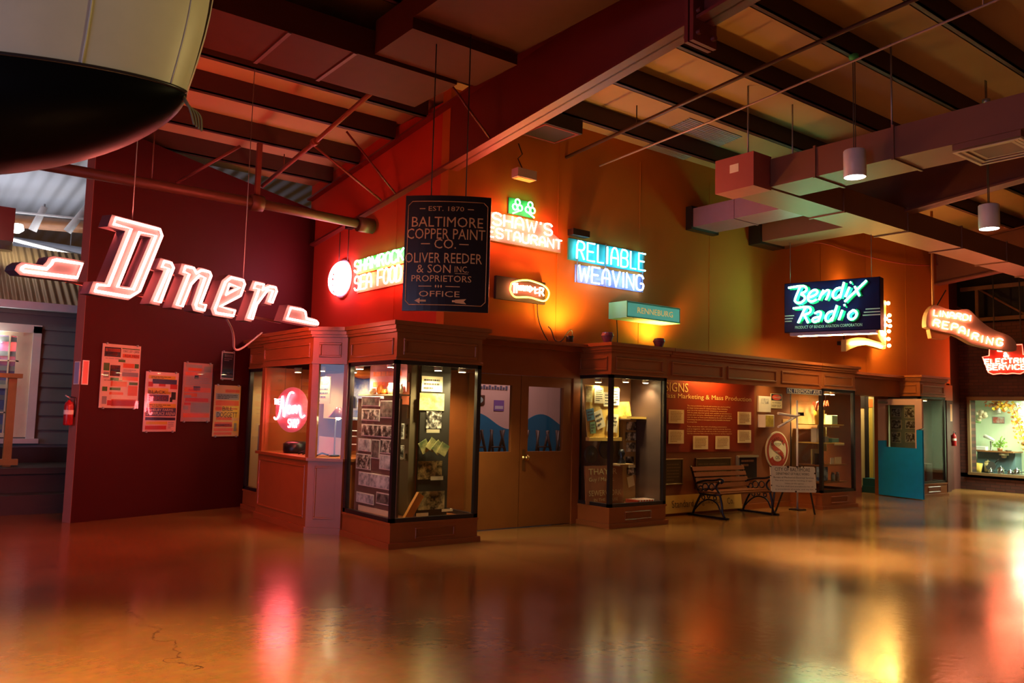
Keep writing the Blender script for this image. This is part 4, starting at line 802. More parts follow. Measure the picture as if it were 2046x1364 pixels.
# shamrock sign on the red return wall (faces -x)
SX = FX(5.53)
t = thing('neon_sign', 'green and red neon sea food sign with a round pink emblem on the red wall', 'neon sign', (5.56, 10.5, 3.2))
G().fbox(SX, -11.13, -9.62, 3.49, 3.71, -.07, -.045).make('upper_panel', mat('leaf_green_panel', (.10, .32, .06), .5), t)
G().fbox(SX, -11.10, -9.66, 3.21, 3.47, -.07, -.05).make('lower_panel', mat('salmon_panel', (.62, .22, .16), .5), t)
neon_word(SX, 'SHAMROCK', -11.10, 3.515, 1.43, .165, 0, .014, NEON_GREEN, t, .34); neon_word(SX, 'SEA', -11.08, 3.24, .52, .205, 0, .014, NEON_RED, t, .3); neon_word(SX, 'FOOD', -10.37, 3.24, .66, .22, 0, .014, NEON_RED, t, .3)
c = SX.at(-11.60, 3.485, 0); G().lathe(c.O, [(.30, -.06), (.30, -.04), (0, -.04)], 32, c).make('emblem_disc', mat('emblem_white', (.80, .66, .72), .5), t)
for r in (.29, .24): G().tube([c.p(r*1.28*math.cos(q), r*.86*math.sin(q), .0) for q in [2*math.pi*i/36 for i in range(36)]], .014, 6, True).make('ring_tube', NEON_PINK, t)
g = G()
for k in range(4): g.tube([c.p(-.25+.5*i/12, .12-.08*k+.03*math.sin(i*2.2+k), 0) for i in range(13)], .016, 6)
g.make('emblem_tube', NEON_PINK, t)
for a in (-11.75, -11.45): G().cyl(c.p(a+11.6, .24, -.05), c.p(a+11.6, .75, -.05), .006, seg=6).make('hanger_wire', CABLE, t)
G().box(5.50, 5.60, 11.3, 11.42, 4.22, 4.36).make('transformer', BLACK, t)
# Baltimore Copper Paint board, hanging free in front of the corner
bo = Vector((3.72, 6.92, 0)); bu = (Vector((.792, -.611, 0))).normalized()
PB = F((4.31, 6.70, 0), bu); NAVY = mat('navy_enamel', (.008, .005, .014), .35); BLT = mat('tan_lettering', (.82, .50, .20), .45)
t = thing('hanging_sign', 'tall navy signboard with tan capitals and an arrow hanging before the wall corner', 'sign', (4.31, 6.7, 2.45))
W2, Z0, Z1 = .42, 2.46, 3.60
bend = lambda a, b: -.05*(a/W2)**2
def BP(a, b, c=0): return PB.p(a, b, c+bend(a, b))
class Bent(F):
    def p(s, a, b, c=0): return BP(a, b, c)
BN = Bent(PB.O, PB.u, PB.v, PB.n)
g = G(); N = 12
vs = [BP(-W2+2*W2*i/N, z, c) for c in (0, -.03) for z in (Z0, Z1) for i in range(N+1)]; k = N+1
fs = [(i, i+1, k+i+1, k+i) for i in range(N)]+[(2*k+i, 3*k+i, 3*k+i+1, 2*k+i+1) for i in range(N)]+[(k+i, k+i+1, 3*k+i+1, 3*k+i) for i in range(N)]+[(i, 2*k+i, 2*k+i+1, i+1) for i in range(N)]+[(0, k, 3*k, 2*k), (N, 2*k+N, 3*k+N, k+N)]
g.add(vs, fs); g.make('board', NAVY, t)
g = G()
for P in ([(-.35, Z1-.06), (.35, Z1-.06)], [(-.35, Z0+.06), (.35, Z0+.06)], [(-.39, Z0+.10), (-.39, Z1-.10)], [(.39, Z0+.10), (.39, Z1-.10)], [(-.39, Z1-.10), (-.35, Z1-.06)], [(.39, Z1-.10), (.35, Z1-.06)], [(-.39, Z0+.10), (-.35, Z0+.06)], [(.39, Z0+.10), (.35, Z0+.06)]):
    g.tube([BP(P[0][0]+(P[1][0]-P[0][0])*i/8, P[0][1]+(P[1][1]-P[0][1])*i/8, .003) for i in range(9)], .004, 4)
g.make('border_line', BLT, t)
def bal(s, x0, x1, y0, y1):   # rectangle in fractions of the zoomed photograph's board
    a0 = -W2+(x0-695)/690*2*W2; a1 = -W2+(x1-695)/690*2*W2; zt_ = Z1-(y0-130)/950*(Z1-Z0); zb = Z1-(y1-130)/950*(Z1-Z0)
    vsx, f_ = glyphs(s); lo = [min(v[i] for v in vsx) for i in (0, 1)]; hi = [max(v[i] for v in vsx) for i in (0, 1)]
    G().add([BP(a0+(x-lo[0])/(hi[0]-lo[0])*(a1-a0), zb+(y-lo[1])/(hi[1]-lo[1])*(zt_-zb), .006) for x, y in vsx], f_).make('lettering', BLT, t)
for r in (('EST. 1870', 885, 1170, 222, 260), ('BALTIMORE', 752, 1325, 308, 392), ('COPPER PAINT', 715, 1345, 405, 492), ('CO.', 940, 1115, 492, 570), ('OLIVER REEDER', 705, 1325, 605, 688), ('& SON', 805, 1078, 702, 770), ('INC.', 1110, 1220, 712, 762), ('PROPRIETORS', 765, 1245, 790, 842), ('OFFICE', 830, 1155, 918, 965)): bal(*r)
g = G(); px = lambda x: -W2+(x-695)/690*2*W2; pz = lambda y: Z1-(y-130)/950*(Z1-Z0)
for x0_, x1_, y, h in ((812, 858, 242, 4), (1200, 1248, 242, 4), (832, 905, 532, 4), (1140, 1215, 532, 4), (825, 930, 880, 3), (1040, 1155, 880, 3), (1112, 1218, 772, 2), (830, 1150, 998, 8)):
    q = [BP(px(x0_), pz(y-h), .006), BP(px(x1_), pz(y-h), .006), BP(px(x1_), pz(y+h), .006), BP(px(x0_), pz(y+h), .006)]; g.add(q, [(3, 2, 1, 0)])
for pts in ([(795, 998), (838, 975), (838, 1022)], [(1120, 985), (1210, 978), (1190, 998), (1210, 1020), (1120, 1012)], [(955, 880), (962, 866), (969, 880), (962, 894)], [(977, 880), (984, 866), (991, 880), (984, 894)], [(999, 880), (1006, 866), (1013, 880), (1006, 894)]):
    g.add([BP(px(x), pz(y), .007) for x, y in pts], [tuple(range(len(pts)))])
g.make('arrow_ornament', BLT, t)
for a in (-.17, .17): q = BP(a, Z1, -.015); G().cyl(q, (q.x, q.y, 5.14 if a < 0 else 5.25), .006, seg=6).make('hanger_chain', CABLE, t)
# Bendix radio box
BU = Vector((.242, -.970, 0)).normalized(); BX = F((12.165, 8.25, 3.797), BU)
t = thing('neon_sign', 'navy box sign with two lines of mint green neon script', 'neon sign', (12.35, 7.5, 2.95))
NV2 = mat('deep_blue_enamel', (.003, .006, .060), .3, spec=.15)
G().bev(BX, -.01, 1.53, -.83, .012, -.22, 0, .01).make('cabinet', NV2, t)
BEN = dict(B=[(.082, -.073), (.326, -.051), (.39, -.091), (.384, -.15), (.276, -.192), (.355, -.227), (.359, -.297), (.266, -.351), (.186, -.316), (.197, -.257), (.277, -.072)], e=[(.423, -.262), (.53, -.229), (.578, -.174), (.53, -.131), (.453, -.165), (.403, -.251), (.423, -.321), (.481, -.335), (.549, -.3)],
 n=[[(.665, -.15), (.587, -.312)], [(.636, -.227), (.703, -.163), (.75, -.156), (.759, -.206), (.702, -.319)]], d=[[(.994, -.048), (.927, -.305)], [(.938, -.131), (.863, -.145), (.816, -.21), (.815, -.288), (.871, -.311), (.928, -.247)]],
 i=[[(1.077, -.132), (1.011, -.291)], [(1.088, -.062), (1.105, -.055)]], x=[[(1.159, -.128), (1.23, -.287)], [(1.341, -.047), (1.001, -.367)]],
 R=[[(.161, -.429), (.403, -.409), (.461, -.452), (.441, -.52), (.324, -.553)], [(.364, -.426), (.244, -.678)], [(.353, -.564), (.411, -.686)]], a=[[(.518, -.534), (.586, -.498), (.634, -.53), (.575, -.674)], [(.595, -.597), (.508, -.602), (.47, -.649), (.518, -.681), (.575, -.654)]],
 d2=[[(.88, -.418), (.794, -.675)], [(.814, -.511), (.738, -.526), (.69, -.602), (.699, -.67), (.756, -.683), (.803, -.617)]], i2=[[(.963, -.5), (.906, -.661)], [(.988, -.427), (1.006, -.420)]], o=[(1.137, -.51), (1.192, -.551), (1.173, -.626), (1.109, -.671), (1.054, -.639), (1.055, -.563), (1.137, -.51)])
MINTF = mat('mint_face', (.02, .55, .26), .4)
for k, S in BEN.items():
    S = [S] if isinstance(S[0][0], float) else S
    g = G(); h = G()
    for P in S:
        P = cha(P, 1) if len(P) > 3 else P
        g.tube([BX.p(a, b, .055) for a, b in P], .0165, 8)
        for a, b in P: pass
        h.tube([BX.p(a+.016, b-.006, .012) for a, b in P], .036, 8)
    l = h.make('letter', MINTF, t); g.make('neon_tube', NEON_MINT, l)
BLW = mat('pale_blue_paint', (.60, .75, .80), .4)
text(BX, 'PRODUCT OF BENDIX AVIATION CORPORATION', .175, -.772, 1.08, .048, BLW, t, .006)
g = G()
for a0, a1, b in ((1.309, 1.53, -.501), (1.282, 1.53, -.551), (1.263, 1.53, -.598), (.0, .16, -.545), (.0, .14, -.592), (.0, .12, -.637)): g.add([BX.p(a0, b-.009, .005), BX.p(a1, b-.009, .005), BX.p(a1, b+.009, .005), BX.p(a0, b+.009, .005)], [(0, 1, 2, 3)])
g.make('speed_stripe', BLW, t)
G().fbox(BX, .07, 1.45, -.885, -.83, -.18, -.04).make('lamp_trough', mat('lilac_trough', (.40, .38, .58), .4), t); G().fbox(BX, .2, 1.44, -.893, -.885, -.16, -.06).make('tube_lamp', glow('trough_lamp', (1, .62, .25), 40), t)
for a in (.06, 1.38): q = BX.p(a, .01, -.1); G().cyl(q, (q.x, q.y, 4.53), .006, seg=6).make('hanger_wire', GREY, t)
# arrow sign with bulbs behind the radio sign
AR = FY(8.45); AY = mat('arrow_ivory', (.85, .68, .30), .5)
t = thing('bulb_sign', 'yellow arrow sign edged with glowing bulbs behind the radio sign', 'sign', (15.3, 8.5, 2.8))
CRS = [(14.405, 3.031), (14.489, 3.045), (14.799, 3.098), (15.116, 3.109), (15.44, 3.082), (15.857, 3.042), (15.837, 2.953), (15.736, 2.933), (15.438, 2.96), (15.114, 2.981), (14.796, 2.933), (14.563, 2.866), (14.402, 2.806)]
G().box(14.55, 14.65, 8.55, 8.72, 2.95, 3.02).make('bracket', CABLE, t); G().prism(AR, CRS, -.10, 0).make('arrow_tail', AY, t); G().prism(AR, [(15.62, 3.30), (15.80, 3.92), (15.88, 3.92), (15.86, 3.02), (15.72, 3.04)], -.27, 0).make('arrow_shaft', AY, t)
G().prism(AR, [(14.2, 3.25), (15.72, 3.25), (15.85, 3.6), (15.6, 4.0), (14.9, 4.1), (14.25, 3.95)], -.16, -.02).make('face_panel', mat('orange_sign_face', (.70, .25, .04), .5), t)
for a, b in ((15.911, 3.869), (15.948, 3.628), (15.954, 3.518), (15.968, 3.417), (15.923, 3.307), (15.628, 3.323), (15.902, 3.151), (15.924, 3.02), (14.63, 4.17), (15.80, 3.42), (15.82, 3.55), (15.75, 3.24)): G().ball(AR.p(a, b, .03), .036).make('bulb', BULBY, t)
G().tube([AR.p(14.55+.25*i*.5, 2.965+.05*math.sin(math.pi*i/10), .02) for i in range(10)], .02, 6).make('tail_tube', BULBY, t)
G().cyl((14.42, 8.5, 3.0), (14.42, 8.5, 3.3), .012, seg=6).make('hanger_rod', CABLE, t)
# Linardi shoe
LI = F((16.201, 6.982, 3.302), (.792, -.611, 0))
SHOE = [(-.673, .427), (-.569, .394), (-.417, .339), (-.265, .325), (-.089, .359), (-.007, .338), (.119, .205), (.256, .079), (.441, -.034), (.661, -.099), (.788, -.178), (.855, -.282), (.839, -.434), (.572, -.394), (.316, -.366), (.049, -.314), (-.078, -.247), (-.24, -.157), (-.379, -.114), (-.834, -.031), (-.843, .086), (-.817, .252), (-.745, .372)]
t = thing('neon_sign', 'shoe shaped neon repair sign hanging from a pole', 'neon sign', (16.2, 6.98, 3.05))
SHM = mat('shoe_orange', (.42, .27, .19), .5)
G().prism(LI, cha(SHOE, 1, True), -.16, 0).make('shoe_panel', SHM, t); G().prism(LI, [(-.764, -.045), (-.368, -.111), (-.38, -.161), (-.475, -.228), (-.731, -.205)], -.16, -.02).make('heel', mat('heel_orange', (.70, .25, .07), .5), t)
NL = glow('neon_coral', (1, .27, .14), 13)
neon_word(LI.at(-.71, .215, 0, math.atan2(-.088, .70)), 'LINARDI', 0, 0, .70, .108, .03, .0115, NL, t, .35)
RP = [(-.656, .073), (-.487, .036), (-.318, .005), (-.179, -.05), (-.063, -.094), (.064, -.161), (.191, -.205), (.331, -.236), (.517, -.255)]
for i, ch in enumerate('REPAIRING'):
    a, b = RP[i]; nf = LI.at(a, b, 0, -.17); wd = .035 if ch == 'I' else .11
    neon_word(nf, ch, -wd/2, -.065, wd, .13, .03, .012, NL, t)
for a in (-.66,): q = LI.p(a, .42, -.08); G().cyl(q, (q.x, q.y, roofz(q.y)), .025, seg=8).make('hanger_pole', mat('orange_pole', (.45, .18, .06), .5), t)
G().tube([LI.p(-.6, .40, -.08), LI.p(-.3, .75, -.3)], .012, 6).make('stay_wire', CABLE, t)
# electric service shield
EL = FX(20.0)
t = thing('neon_sign', 'red shield sign with white neon letters reading ELECTRIC SERVICE', 'neon sign', (20.0, 7.9, 2.62))
hw = [(-8.227, 3.30), (-8.244, 3.074), (-8.391, 3.052), (-8.266, 2.678), (-8.161, 2.626), (-8.0, 2.645), (-7.88, 2.63)]
SHD = hw+[(-15.76-a, b) for a, b in reversed(hw[:-1])]
G().prism(EL, SHD, -.15, 0).make('shield', mat('shield_red', (.22, .012, .012), .4), t); G().tube([EL.p(a, b, .02) for a, b in inset(SHD, .012)], .012, 6, True).make('border_tube', glow('border_red', (1, .10, .06), 2.2), t)
neon_word(EL, '&', -7.93, 3.02, .10, .10, .03, .018, NEON_ORANGE, t); neon_word(EL, 'ELECTRIC', -8.32, 2.88, .88, .105, .03, .012, NEON_ORANGE, t, .4); neon_word(EL, 'SERVICE', -8.28, 2.74, .80, .105, .03, .012, NEON_ORANGE, t, .4)
G().tube([EL.p(-8.05, 3.17, .03), EL.p(-7.95, 3.16, .03)], .018, 6).make('neon_tube', NEON_ORANGE, t)
for a in (-8.15, -7.6): q = EL.p(a, 3.3, -.07); G().cyl(q, (q.x, q.y, roofz(q.y)+.24), .015, seg=8).box(q.x-.06, q.x+.06, q.y-.06, q.y+.06, roofz(q.y)+.225, roofz(q.y)+.245).make('hanger_rod', CABLE, t)
# the neon shop disc in the bay window
SU = Vector((.37, -.93, 0)).normalized(); NS = F((4.42, 10.545, 1.461), SU)
t = thing('neon_sign', 'round pink disc with pale neon script hung in the bay window', 'neon sign', (4.42, 10.545, 1.16))
G().lathe(NS.O, [(.30, -.012), (.30, 0), (0, 0)], 40, NS).make('disc', mat('pink_acrylic', (.80, .16, .20), .4, emit=(.80, .10, .14), es=.35), t)
PKN = glow('neon_shop_pink', (1, .12, .14), 26)
for P, nm in (([(-.292, -.106), (-.275, -.13), (-.245, -.135), (-.198, -.081), (-.17, .10), (-.155, .203), (-.146, .12), (-.137, .056), (-.116, -.13), (-.09, .0), (-.07, .113), (-.045, .19), (-.015, .225), (.02, .235), (.047, .22)], 'script_tube'),
 ([(-.06, -.005), (-.02, .02), (.0, .045), (-.027, .06), (-.05, .02), (-.045, -.04), (-.01, -.055), (.02, -.02), (.043, .055), (.07, .03), (.075, -.02), (.05, -.053), (.028, -.02), (.035, .04), (.085, .055), (.105, .049), (.112, -.062), (.12, .0), (.15, .06), (.17, .05), (.178, -.02), (.195, -.085), (.225, -.10), (.266, -.07)], 'script_tube')):
    G().tube([tuple(v) for v in cha([NS.p(a, b, .025) for a, b in P], 1)], .012, 6).make(nm, PKN, t)
neon_word(NS, 'THE', -.305, .065, .11, .075, .025, .0055, PKN, t, .5); neon_word(NS, 'SHOP', -.028, -.235, .19, .11, .025, .0065, PKN, t, .45)
for a in (-.15, .15): G().cyl(NS.p(a, .255, -.006), NS.p(a, .57, -.006), .003, seg=6).make('hanger_wire', CABLE, t)
# uplights standing on the ledge above the doors and behind the cornice
for x, y, lab in ((7.45, 8.42, 'small uplight on the door ledge under the blue sign'), (9.3, 8.5, 'small uplight behind the cornice under the teal sign')):
    t = thing('uplight', lab, 'lamp', (x, y, 2.476)); G().lathe((x, y, 2.476), [(.05, 0), (.05, .05), (.06, .08), (.045, .082), (.03, .06), (0, .06)], 16).make('housing', BLACK, t); G().lathe((x, y, 2.545), [(.04, 0), (0, .005)], 14, cap=False).make('bulb', BULB, t)
    lamp('SPOT', 'uplight_beam', (x, y-.02, 2.58), (1, .46, .07), 75 if x < 8 else 60, .12, (x, y, 3.6), 170, .8)
t = thing('wire_loop', 'two loose wire loops standing on the ledge beside the pot', 'wire', (7.4, 8.55, 2.48)); G().tube(cha([(7.20, 8.58, 2.68), (7.25, 8.57, 2.64), (7.30, 8.56, 2.48), (7.42, 8.55, 2.48), (7.50, 8.55, 2.60), (7.60, 8.55, 2.68), (7.62, 8.55, 2.60), (7.56, 8.55, 2.48)], 2), .008, 6).make('loop', CABLE, t)

# ------------------------------------------------------------------ posters on the dark red wall
OR = mat('poster_orange', (.80, .13, .04), .45); RD = mat('poster_red', (.62, .03, .03), .45); GN = mat('poster_green', (.06, .20, .04), .45); BK = mat('poster_black', (.03, .025, .03), .45); YL = mat('poster_yellow', (.80, .48, .05), .45); NVY = mat('poster_navy', (.05, .05, .16), .45); BGE = mat('poster_paper', (.88, .66, .54), .5); GRY = mat('poster_grey', (.35, .32, .33), .5)
GL2 = GLASS
def poster(name, lab, a0, a1, z0, z1, paper, blocks, words=(), lines=()):
    f = PW.at(a0, z0, .004); wd, h = a1-a0, z1-z0
    t = thing(name, lab, 'poster', f.O)
    G().fbox(f, 0, wd, 0, h, 0, .01).make('sheet', paper, t)
    for m, rs in blocks:
        g = G()
        for x0_, x1_, y0_, y1_ in rs: g.fbox(f, x0_*wd, x1_*wd, (1-y1_)*h, (1-y0_)*h, .01, .0115)
        g.make('printed_block', m, t)
    for s, x0_, x1_, y0_, y1_, m in words: text(f, s, x0_*wd, (1-y1_)*h, (x1_-x0_)*wd, (y1_-y0_)*h, m, t, .014)
    for x0_, x1_, y0_, y1_, n, m in lines: bars(G(), f, x0_*wd, x1_*wd, (1-y1_)*h, (1-y0_)*h, n, .013, .45, n).make('printed_lines', m, t)
    G().fbox(f, -.006, wd+.006, -.006, h+.006, .018, .021).make('cover_sheet', GL2, t)
    g = G()
    for x in (.1, .9):
        for y in (0, 1): g.fbox(f, x*wd-.01, x*wd+.01, y*h-.012, y*h+.012, .0, .026)
    g.make('clip', GREY, t); return t
poster('wall_poster', 'tall red and green event poster at the left end of the row', .256, .785, 1.425, 2.25, BGE,
 [(BK, [(.05, .47, .05, .20), (.22, .48, .33, .50)]), (OR, [(.07, .45, .07, .12), (.12, .38, .13, .18), (.52, .97, .14, .20), (.24, .47, .34, .40), (.24, .47, .42, .49), (.55, .85, .29, .36), (.26, .68, .58, .66), (.30, .96, .86, .97), (.72, .97, .64, .80), (.24, .6, .75, .79), (.55, .97, .5, .56)]), (GN, [(.5, .97, .05, .065), (.42, .6, .235, .275), (.24, .46, .525, .565), (.24, .52, .68, .72), (.86, .97, .29, .36), (.05, .2, .30, .42), (.74, .97, .585, .63), (.05, .18, .67, .74)]), (GRY, [(.06, .2, .44, .53), (.54, .97, .43, .495), (.06, .18, .82, .94)]), (RD, [(.2, .95, .88, .96)])],
 [('DEC 27 - JAN', .53, .95, .08, .125, BK), ('FOR MEN', .58, .94, .15, .19, BK), ('STEVE', .26, .45, .345, .395, BK)], [(.08, .95, .215, .235, 1, GRY), (.08, .95, .56, .575, 1, BK), (.56, .95, .38, .42, 2, GRY)])
poster('wall_poster', 'yellow striped rodeo poster, hung lowest of the row', .885, 1.38, 1.118, 1.926, mat('poster_rose', (.86, .55, .52), .5),
 [(YL, [(.08, .9, .06, .12), (.08, .7, .27, .37), (.08, .78, .33, .37), (.1, .96, .53, .60), (.08, .72, .83, .88)]), (NVY, [(.2, .95, .12, .20), (.08, .72, .385, .49), (.05, .97, .60, .74), (.05, .97, .76, .81)]), (RD, [(.08, .22, .17, .25), (.75, .97, .20, .28), (.12, .68, .395, .48), (.06, .7, .90, .965), (.3, .95, .76, .80), (.4, .6, .2, .24)]), (BK, [(.80, .94, .33, .46), (.76, .84, .42, .50)])],
 [('BLACK', .10, .62, .31, .365, BK), ('RODEO', .14, .66, .40, .475, NVY), ('SHELBY FARMS', .15, .88, .615, .655, BGE), ('SHOWPLACE ARENA', .07, .95, .67, .725, BGE)], [(.15, .85, .07, .11, 2, BK), (.12, .9, .54, .59, 2, BK), (.75, .95, .83, .95, 4, GRY)])
poster('wall_poster', 'pinkish poster with strong glass reflections, third in the row', 1.453, 1.928, 1.257, 2.085, mat('poster_salmon', (.55, .26, .24), .5),
 [(GRY, [(.07, .62, .03, .08), (.7, .95, .05, .15), (.05, .3, .55, .60), (.05, .22, .74, .80), (.3, .97, .68, .84)]), (OR, [(.15, .62, .09, .14), (.06, .6, .16, .22), (.06, .97, .42, .50), (.06, .97, .86, .93), (.06, .5, .52, .58)]), (RD, [(.1, .9, .60, .66), (.2, .5, .45, .48), (.08, .4, .68, .72)]), (BK, [(.38, .52, .21, .27), (.36, .6, .40, .47)])], (), [(.1, .95, .24, .38, 5, GRY)])
poster('wall_poster', 'orange concert poster at the right end of the row', 1.985, 2.444, 1.044, 1.79, mat('poster_amber', (.72, .40, .14), .5),
 [(OR, [(.05, .95, .30, .40), (.05, .72, .72, .82), (.04, .95, .84, .90), (.1, .7, .62, .68), (.04, .72, .92, .97), (.4, .95, .08, .14), (.06, .3, .42, .5)]), (RD, [(.06, .72, .75, .81), (.05, .9, .45, .47)]), (YL, [(.3, .95, .40, .64), (.75, .95, .70, .92)]), (GRY, [(.05, .95, .16, .28), (.8, .9, .74, .9), (.08, .25, .52, .62)])],
 [('BILL', .32, .72, .42, .50, BK), ('DOGGETT', .12, .90, .53, .63, BK)], [(.1, .7, .76, .80, 2, BK), (.1, .9, .18, .27, 3, BK)])
poster('wall_poster', 'small black poster above the orange concert poster', 2.076, 2.302, 1.876, 2.284, mat('poster_white', (.62, .50, .50), .5), [(BK, [(.06, .94, .05, .94)]), (GRY, [(.2, .85, .10, .2), (.1, .9, .82, .9)]), (YL, [(.45, .65, .75, .78)])], (), [(.18, .88, .22, .34, 2, GRY)])
for i, (a0, a1, m, lab) in enumerate(((.010, .095, mat('label_pink', (.72, .22, .18), .5), 'red striped label plate on the poster wall beside its end'),)):
    card('label_plate', lab, 'label', PW, a0, a1, 1.71, 2.017, m, border=PAPER)
EF = F(PW.p(-.004, 0, -.01), (-PU.y, PU.x, 0), (0, 0, 1), (-PU.x, -PU.y, 0))
card('label_plate', 'white label plate on the narrow end of the poster wall', 'label', EF, -.0, .12, 1.71, 2.0, mat('label_blue', (.35, .40, .62), .5), border=PAPER)
def extinguisher(lab, x, y, z0, sc=1, dx=-1):
    t = thing('fire_extinguisher', lab, 'extinguisher', (x, y, z0), 'fire extinguishers'); r = .062*sc; R_ = mat('extinguisher_red', (.36, .012, .015), .3)
    b = G().lathe((x, y, z0), [(r*.9, 0), (r, .012), (r, .27*sc), (r*.75, .315*sc), (r*.35, .335*sc), (r*.35, .35*sc)], 20).make('cylinder', R_, t)
    G().lathe((x, y, z0+.15*sc), [(r*1.02, 0), (r*1.02, .06*sc)], 20, cap=False).make('label_band', PAPER, b)
    G().tube([(x, y, z0+.35*sc), (x, y, z0+.38*sc), (x-.06*sc, y-.02, z0+.41*sc)], .012*sc, 6).make('handle', GREY, t); G().tube([(x+.01, y, z0+.39*sc), (x+.07*sc, y-.01, z0+.38*sc), (x+.08*sc, y-.01, z0+.25*sc), (x+.075*sc, y, z0+.12*sc)], .010*sc, 6).make('hose', BLACK, t)
    G().box(x-.02, x+.02, y+r*.8, y+r+.05, z0+.1*sc, z0+.3*sc).make('bracket', GREY, t); return t
EXQ = PW.p(-.08, 1.20, -.07)
extinguisher('red fire extinguisher hung on the end of the poster wall', EXQ.x, EXQ.y, 1.20, .9)
extinguisher('red fire extinguisher on the maroon post by the brick wall', 19.6, 8.87, 1.0, .82)
card('label_plate', 'pale label plate above the far fire extinguisher', 'label', FY(8.95), 19.52, 19.70, 1.56, 1.95, mat('label_amber', (.5, .24, .12), .5), border=mat('label_edge', (.5, .3, .22), .5))
card('exit_plate', 'small amber edged plate beside the far glass case', 'plate', FY(9.05), 18.2, 18.55, 1.38, 1.55, DARK, border=TAN)

# ------------------------------------------------------------------ the bench bay
t = thing('park_bench', 'black cast iron park bench with brown wooden slats before the red text panel', 'bench', (10.72, 8.15, 0))
SL = mat('bench_slat', (.16, .048, .011), .4, noise=.3, scale=8)
for i, (y, z) in enumerate(((7.94, .355), (8.05, .365), (8.16, .365), (8.27, .36))): G().box(10.08, 11.36, y, y+.085, z, z+.025).make('seat_slat', SL, t)
for i in range(4):
    f = FY(8.36).at(0, .42+i*.085, -.035*i, 0, -.35); G().fbox(f, 10.08, 11.36, 0, .068, -.02, 0).make('back_slat', SL, t)
for x in (10.10, 11.34):
    Y = lambda y, z: (x, y, z)
    g = G(); r = .017
    g.tube([Y(7.94, .36), Y(8.1, .34), Y(8.34, .34), Y(8.40, .42), Y(8.47, .6), Y(8.53, .75)], r, 6)
    g.tube(cha([Y(8.42, .50), Y(8.25, .55), Y(8.05, .56), Y(7.95, .60), Y(7.90, .56), Y(7.95, .53)], 2), r*1.1, 6); g.tube(cha([Y(7.97, .55), Y(8.05, .47), Y(8.0, .40), Y(7.96, .36)], 2), r, 6)
    for yy, zz, rr in ((8.12, .46, .05), (8.24, .45, .055), (8.33, .42, .04)): g.tube([Y(yy+rr*math.cos(q), zz+rr*math.sin(q)) for q in [2*math.pi*k/12 for k in range(12)]], .010, 5, True)
    sf_ = g.make('side_frame', IRON, t)
    for P in ([Y(7.97, .35), Y(7.93, .22), Y(7.92, .08), Y(7.88, .03)], [Y(8.32, .34), Y(8.42, .18), Y(8.48, .03)]): G().tube(cha(P, 2), .018, 6).make('leg', IRON, t)
    g = G().tube(cha([Y(7.95, .10), Y(8.02, .24), Y(8.18, .28), Y(8.32, .22), Y(8.44, .10)], 2), .012, 6)
    for yy, zz, rr in ((8.06, .30, .03), (8.18, .315, .025), (8.28, .29, .03)): g.tube([Y(yy+rr*math.cos(q), zz+rr*math.sin(q)) for q in [2*math.pi*k/10 for k in range(10)]], .009, 5, True)
    g.make('scroll_brace', IRON, t)
    G().box(x-.03, x+.03, 7.82, 8.56, 0, .03).make('foot_bar', IRON, t)
# SIGNS text panel
SP = FY(8.598); SGM = mat('text_panel_red', (.24, .024, .007), .55); IVO = mat('ivory_lettering', (.80, .62, .28), .5)
t = thing('text_panel', 'red wall panel headed SIGNS, Mass Marketing and Mass Production', 'panel', (10.6, 8.59, .97))
G().fbox(SP, 9.0, 11.78, .96, 2.12, 0, .012).make('panel', SGM, t)
text(SP, 'SIGNS', 9.56, 1.885, .53, .14, IVO, t, .016); text(SP, 'Mass Marketing & Mass Production', 9.50, 1.765, 2.19, .095, IVO, t, .016)
L1 = ['The mass production of goods and services can only be justified', 'if a large market exists for those products. Mass marketing', 'grew out of the national need for companies to communicate', 'with the public that their goods were available to consumers in a', 'certain place and price. Identification and trade signs were hung', 'over the door or from a pole attached to the wall of the building,', 'advertising was done in newspapers and by handbills distributed', 'by young boys.']
L2 = ['Today, we are most often aware of marketing communications', 'such as magazines, radio, television, and the internet. Business', 'location signs, however, are still one of the most important ways', 'that the consumer finds a source of products or services required.']
for LL, top in ((L1, 1.70), (L2, 1.375)):
    g = G(); mx_ = max(len(s) for s in LL)
    for i, s in enumerate(LL): put_text(g, SP, s, 10.07, top-.036*(i+1), 1.11*len(s)/mx_, .026, .016)
    g.make('lettering', IVO, t)
for i, (a0, a1, b0, b1, lab) in enumerate(((9.62, 9.97, 1.40, 1.61, 'upper left card'), (9.62, 9.97, 1.09, 1.30, 'lower left card'), (10.19, 10.55, 1.00, 1.21, 'left card of the bottom pair'), (10.74, 11.09, 1.00, 1.21, 'right card of the bottom pair'), (11.31, 11.66, 1.40, 1.61, 'upper right card'), (11.31, 11.66, 1.10, 1.31, 'lower right card'))):
    card('caption_card', 'cream caption card, the %s on the red text panel' % lab, 'card', SP, a0, a1, b0, b1, CREAM, 'caption cards on the red panel', lines=7, ink=mat('sepia_ink', (.42, .26, .12), .7), c=.03)
lamp('AREA', 'canopy_light', (10.45, 8.44, 2.27), (1, .46, .10), 13, .9, (10.5, 8.6, 1.7), sy=.1)
lamp('SPOT', 'canopy_spot', (12.0, 8.25, 2.25), (1, .66, .25), 10, .05, (12.1, 8.6, 1.5), 100, .8)
t = thing('strip_lamp', 'slim lamp strip fixed under the panelled canopy', 'lamp', (10.45, 8.3, 2.27)); G().box(10.1, 10.8, 8.26, 8.34, 2.275, 2.30).make('housing', BLACK, t)
BWF = FY(8.598)
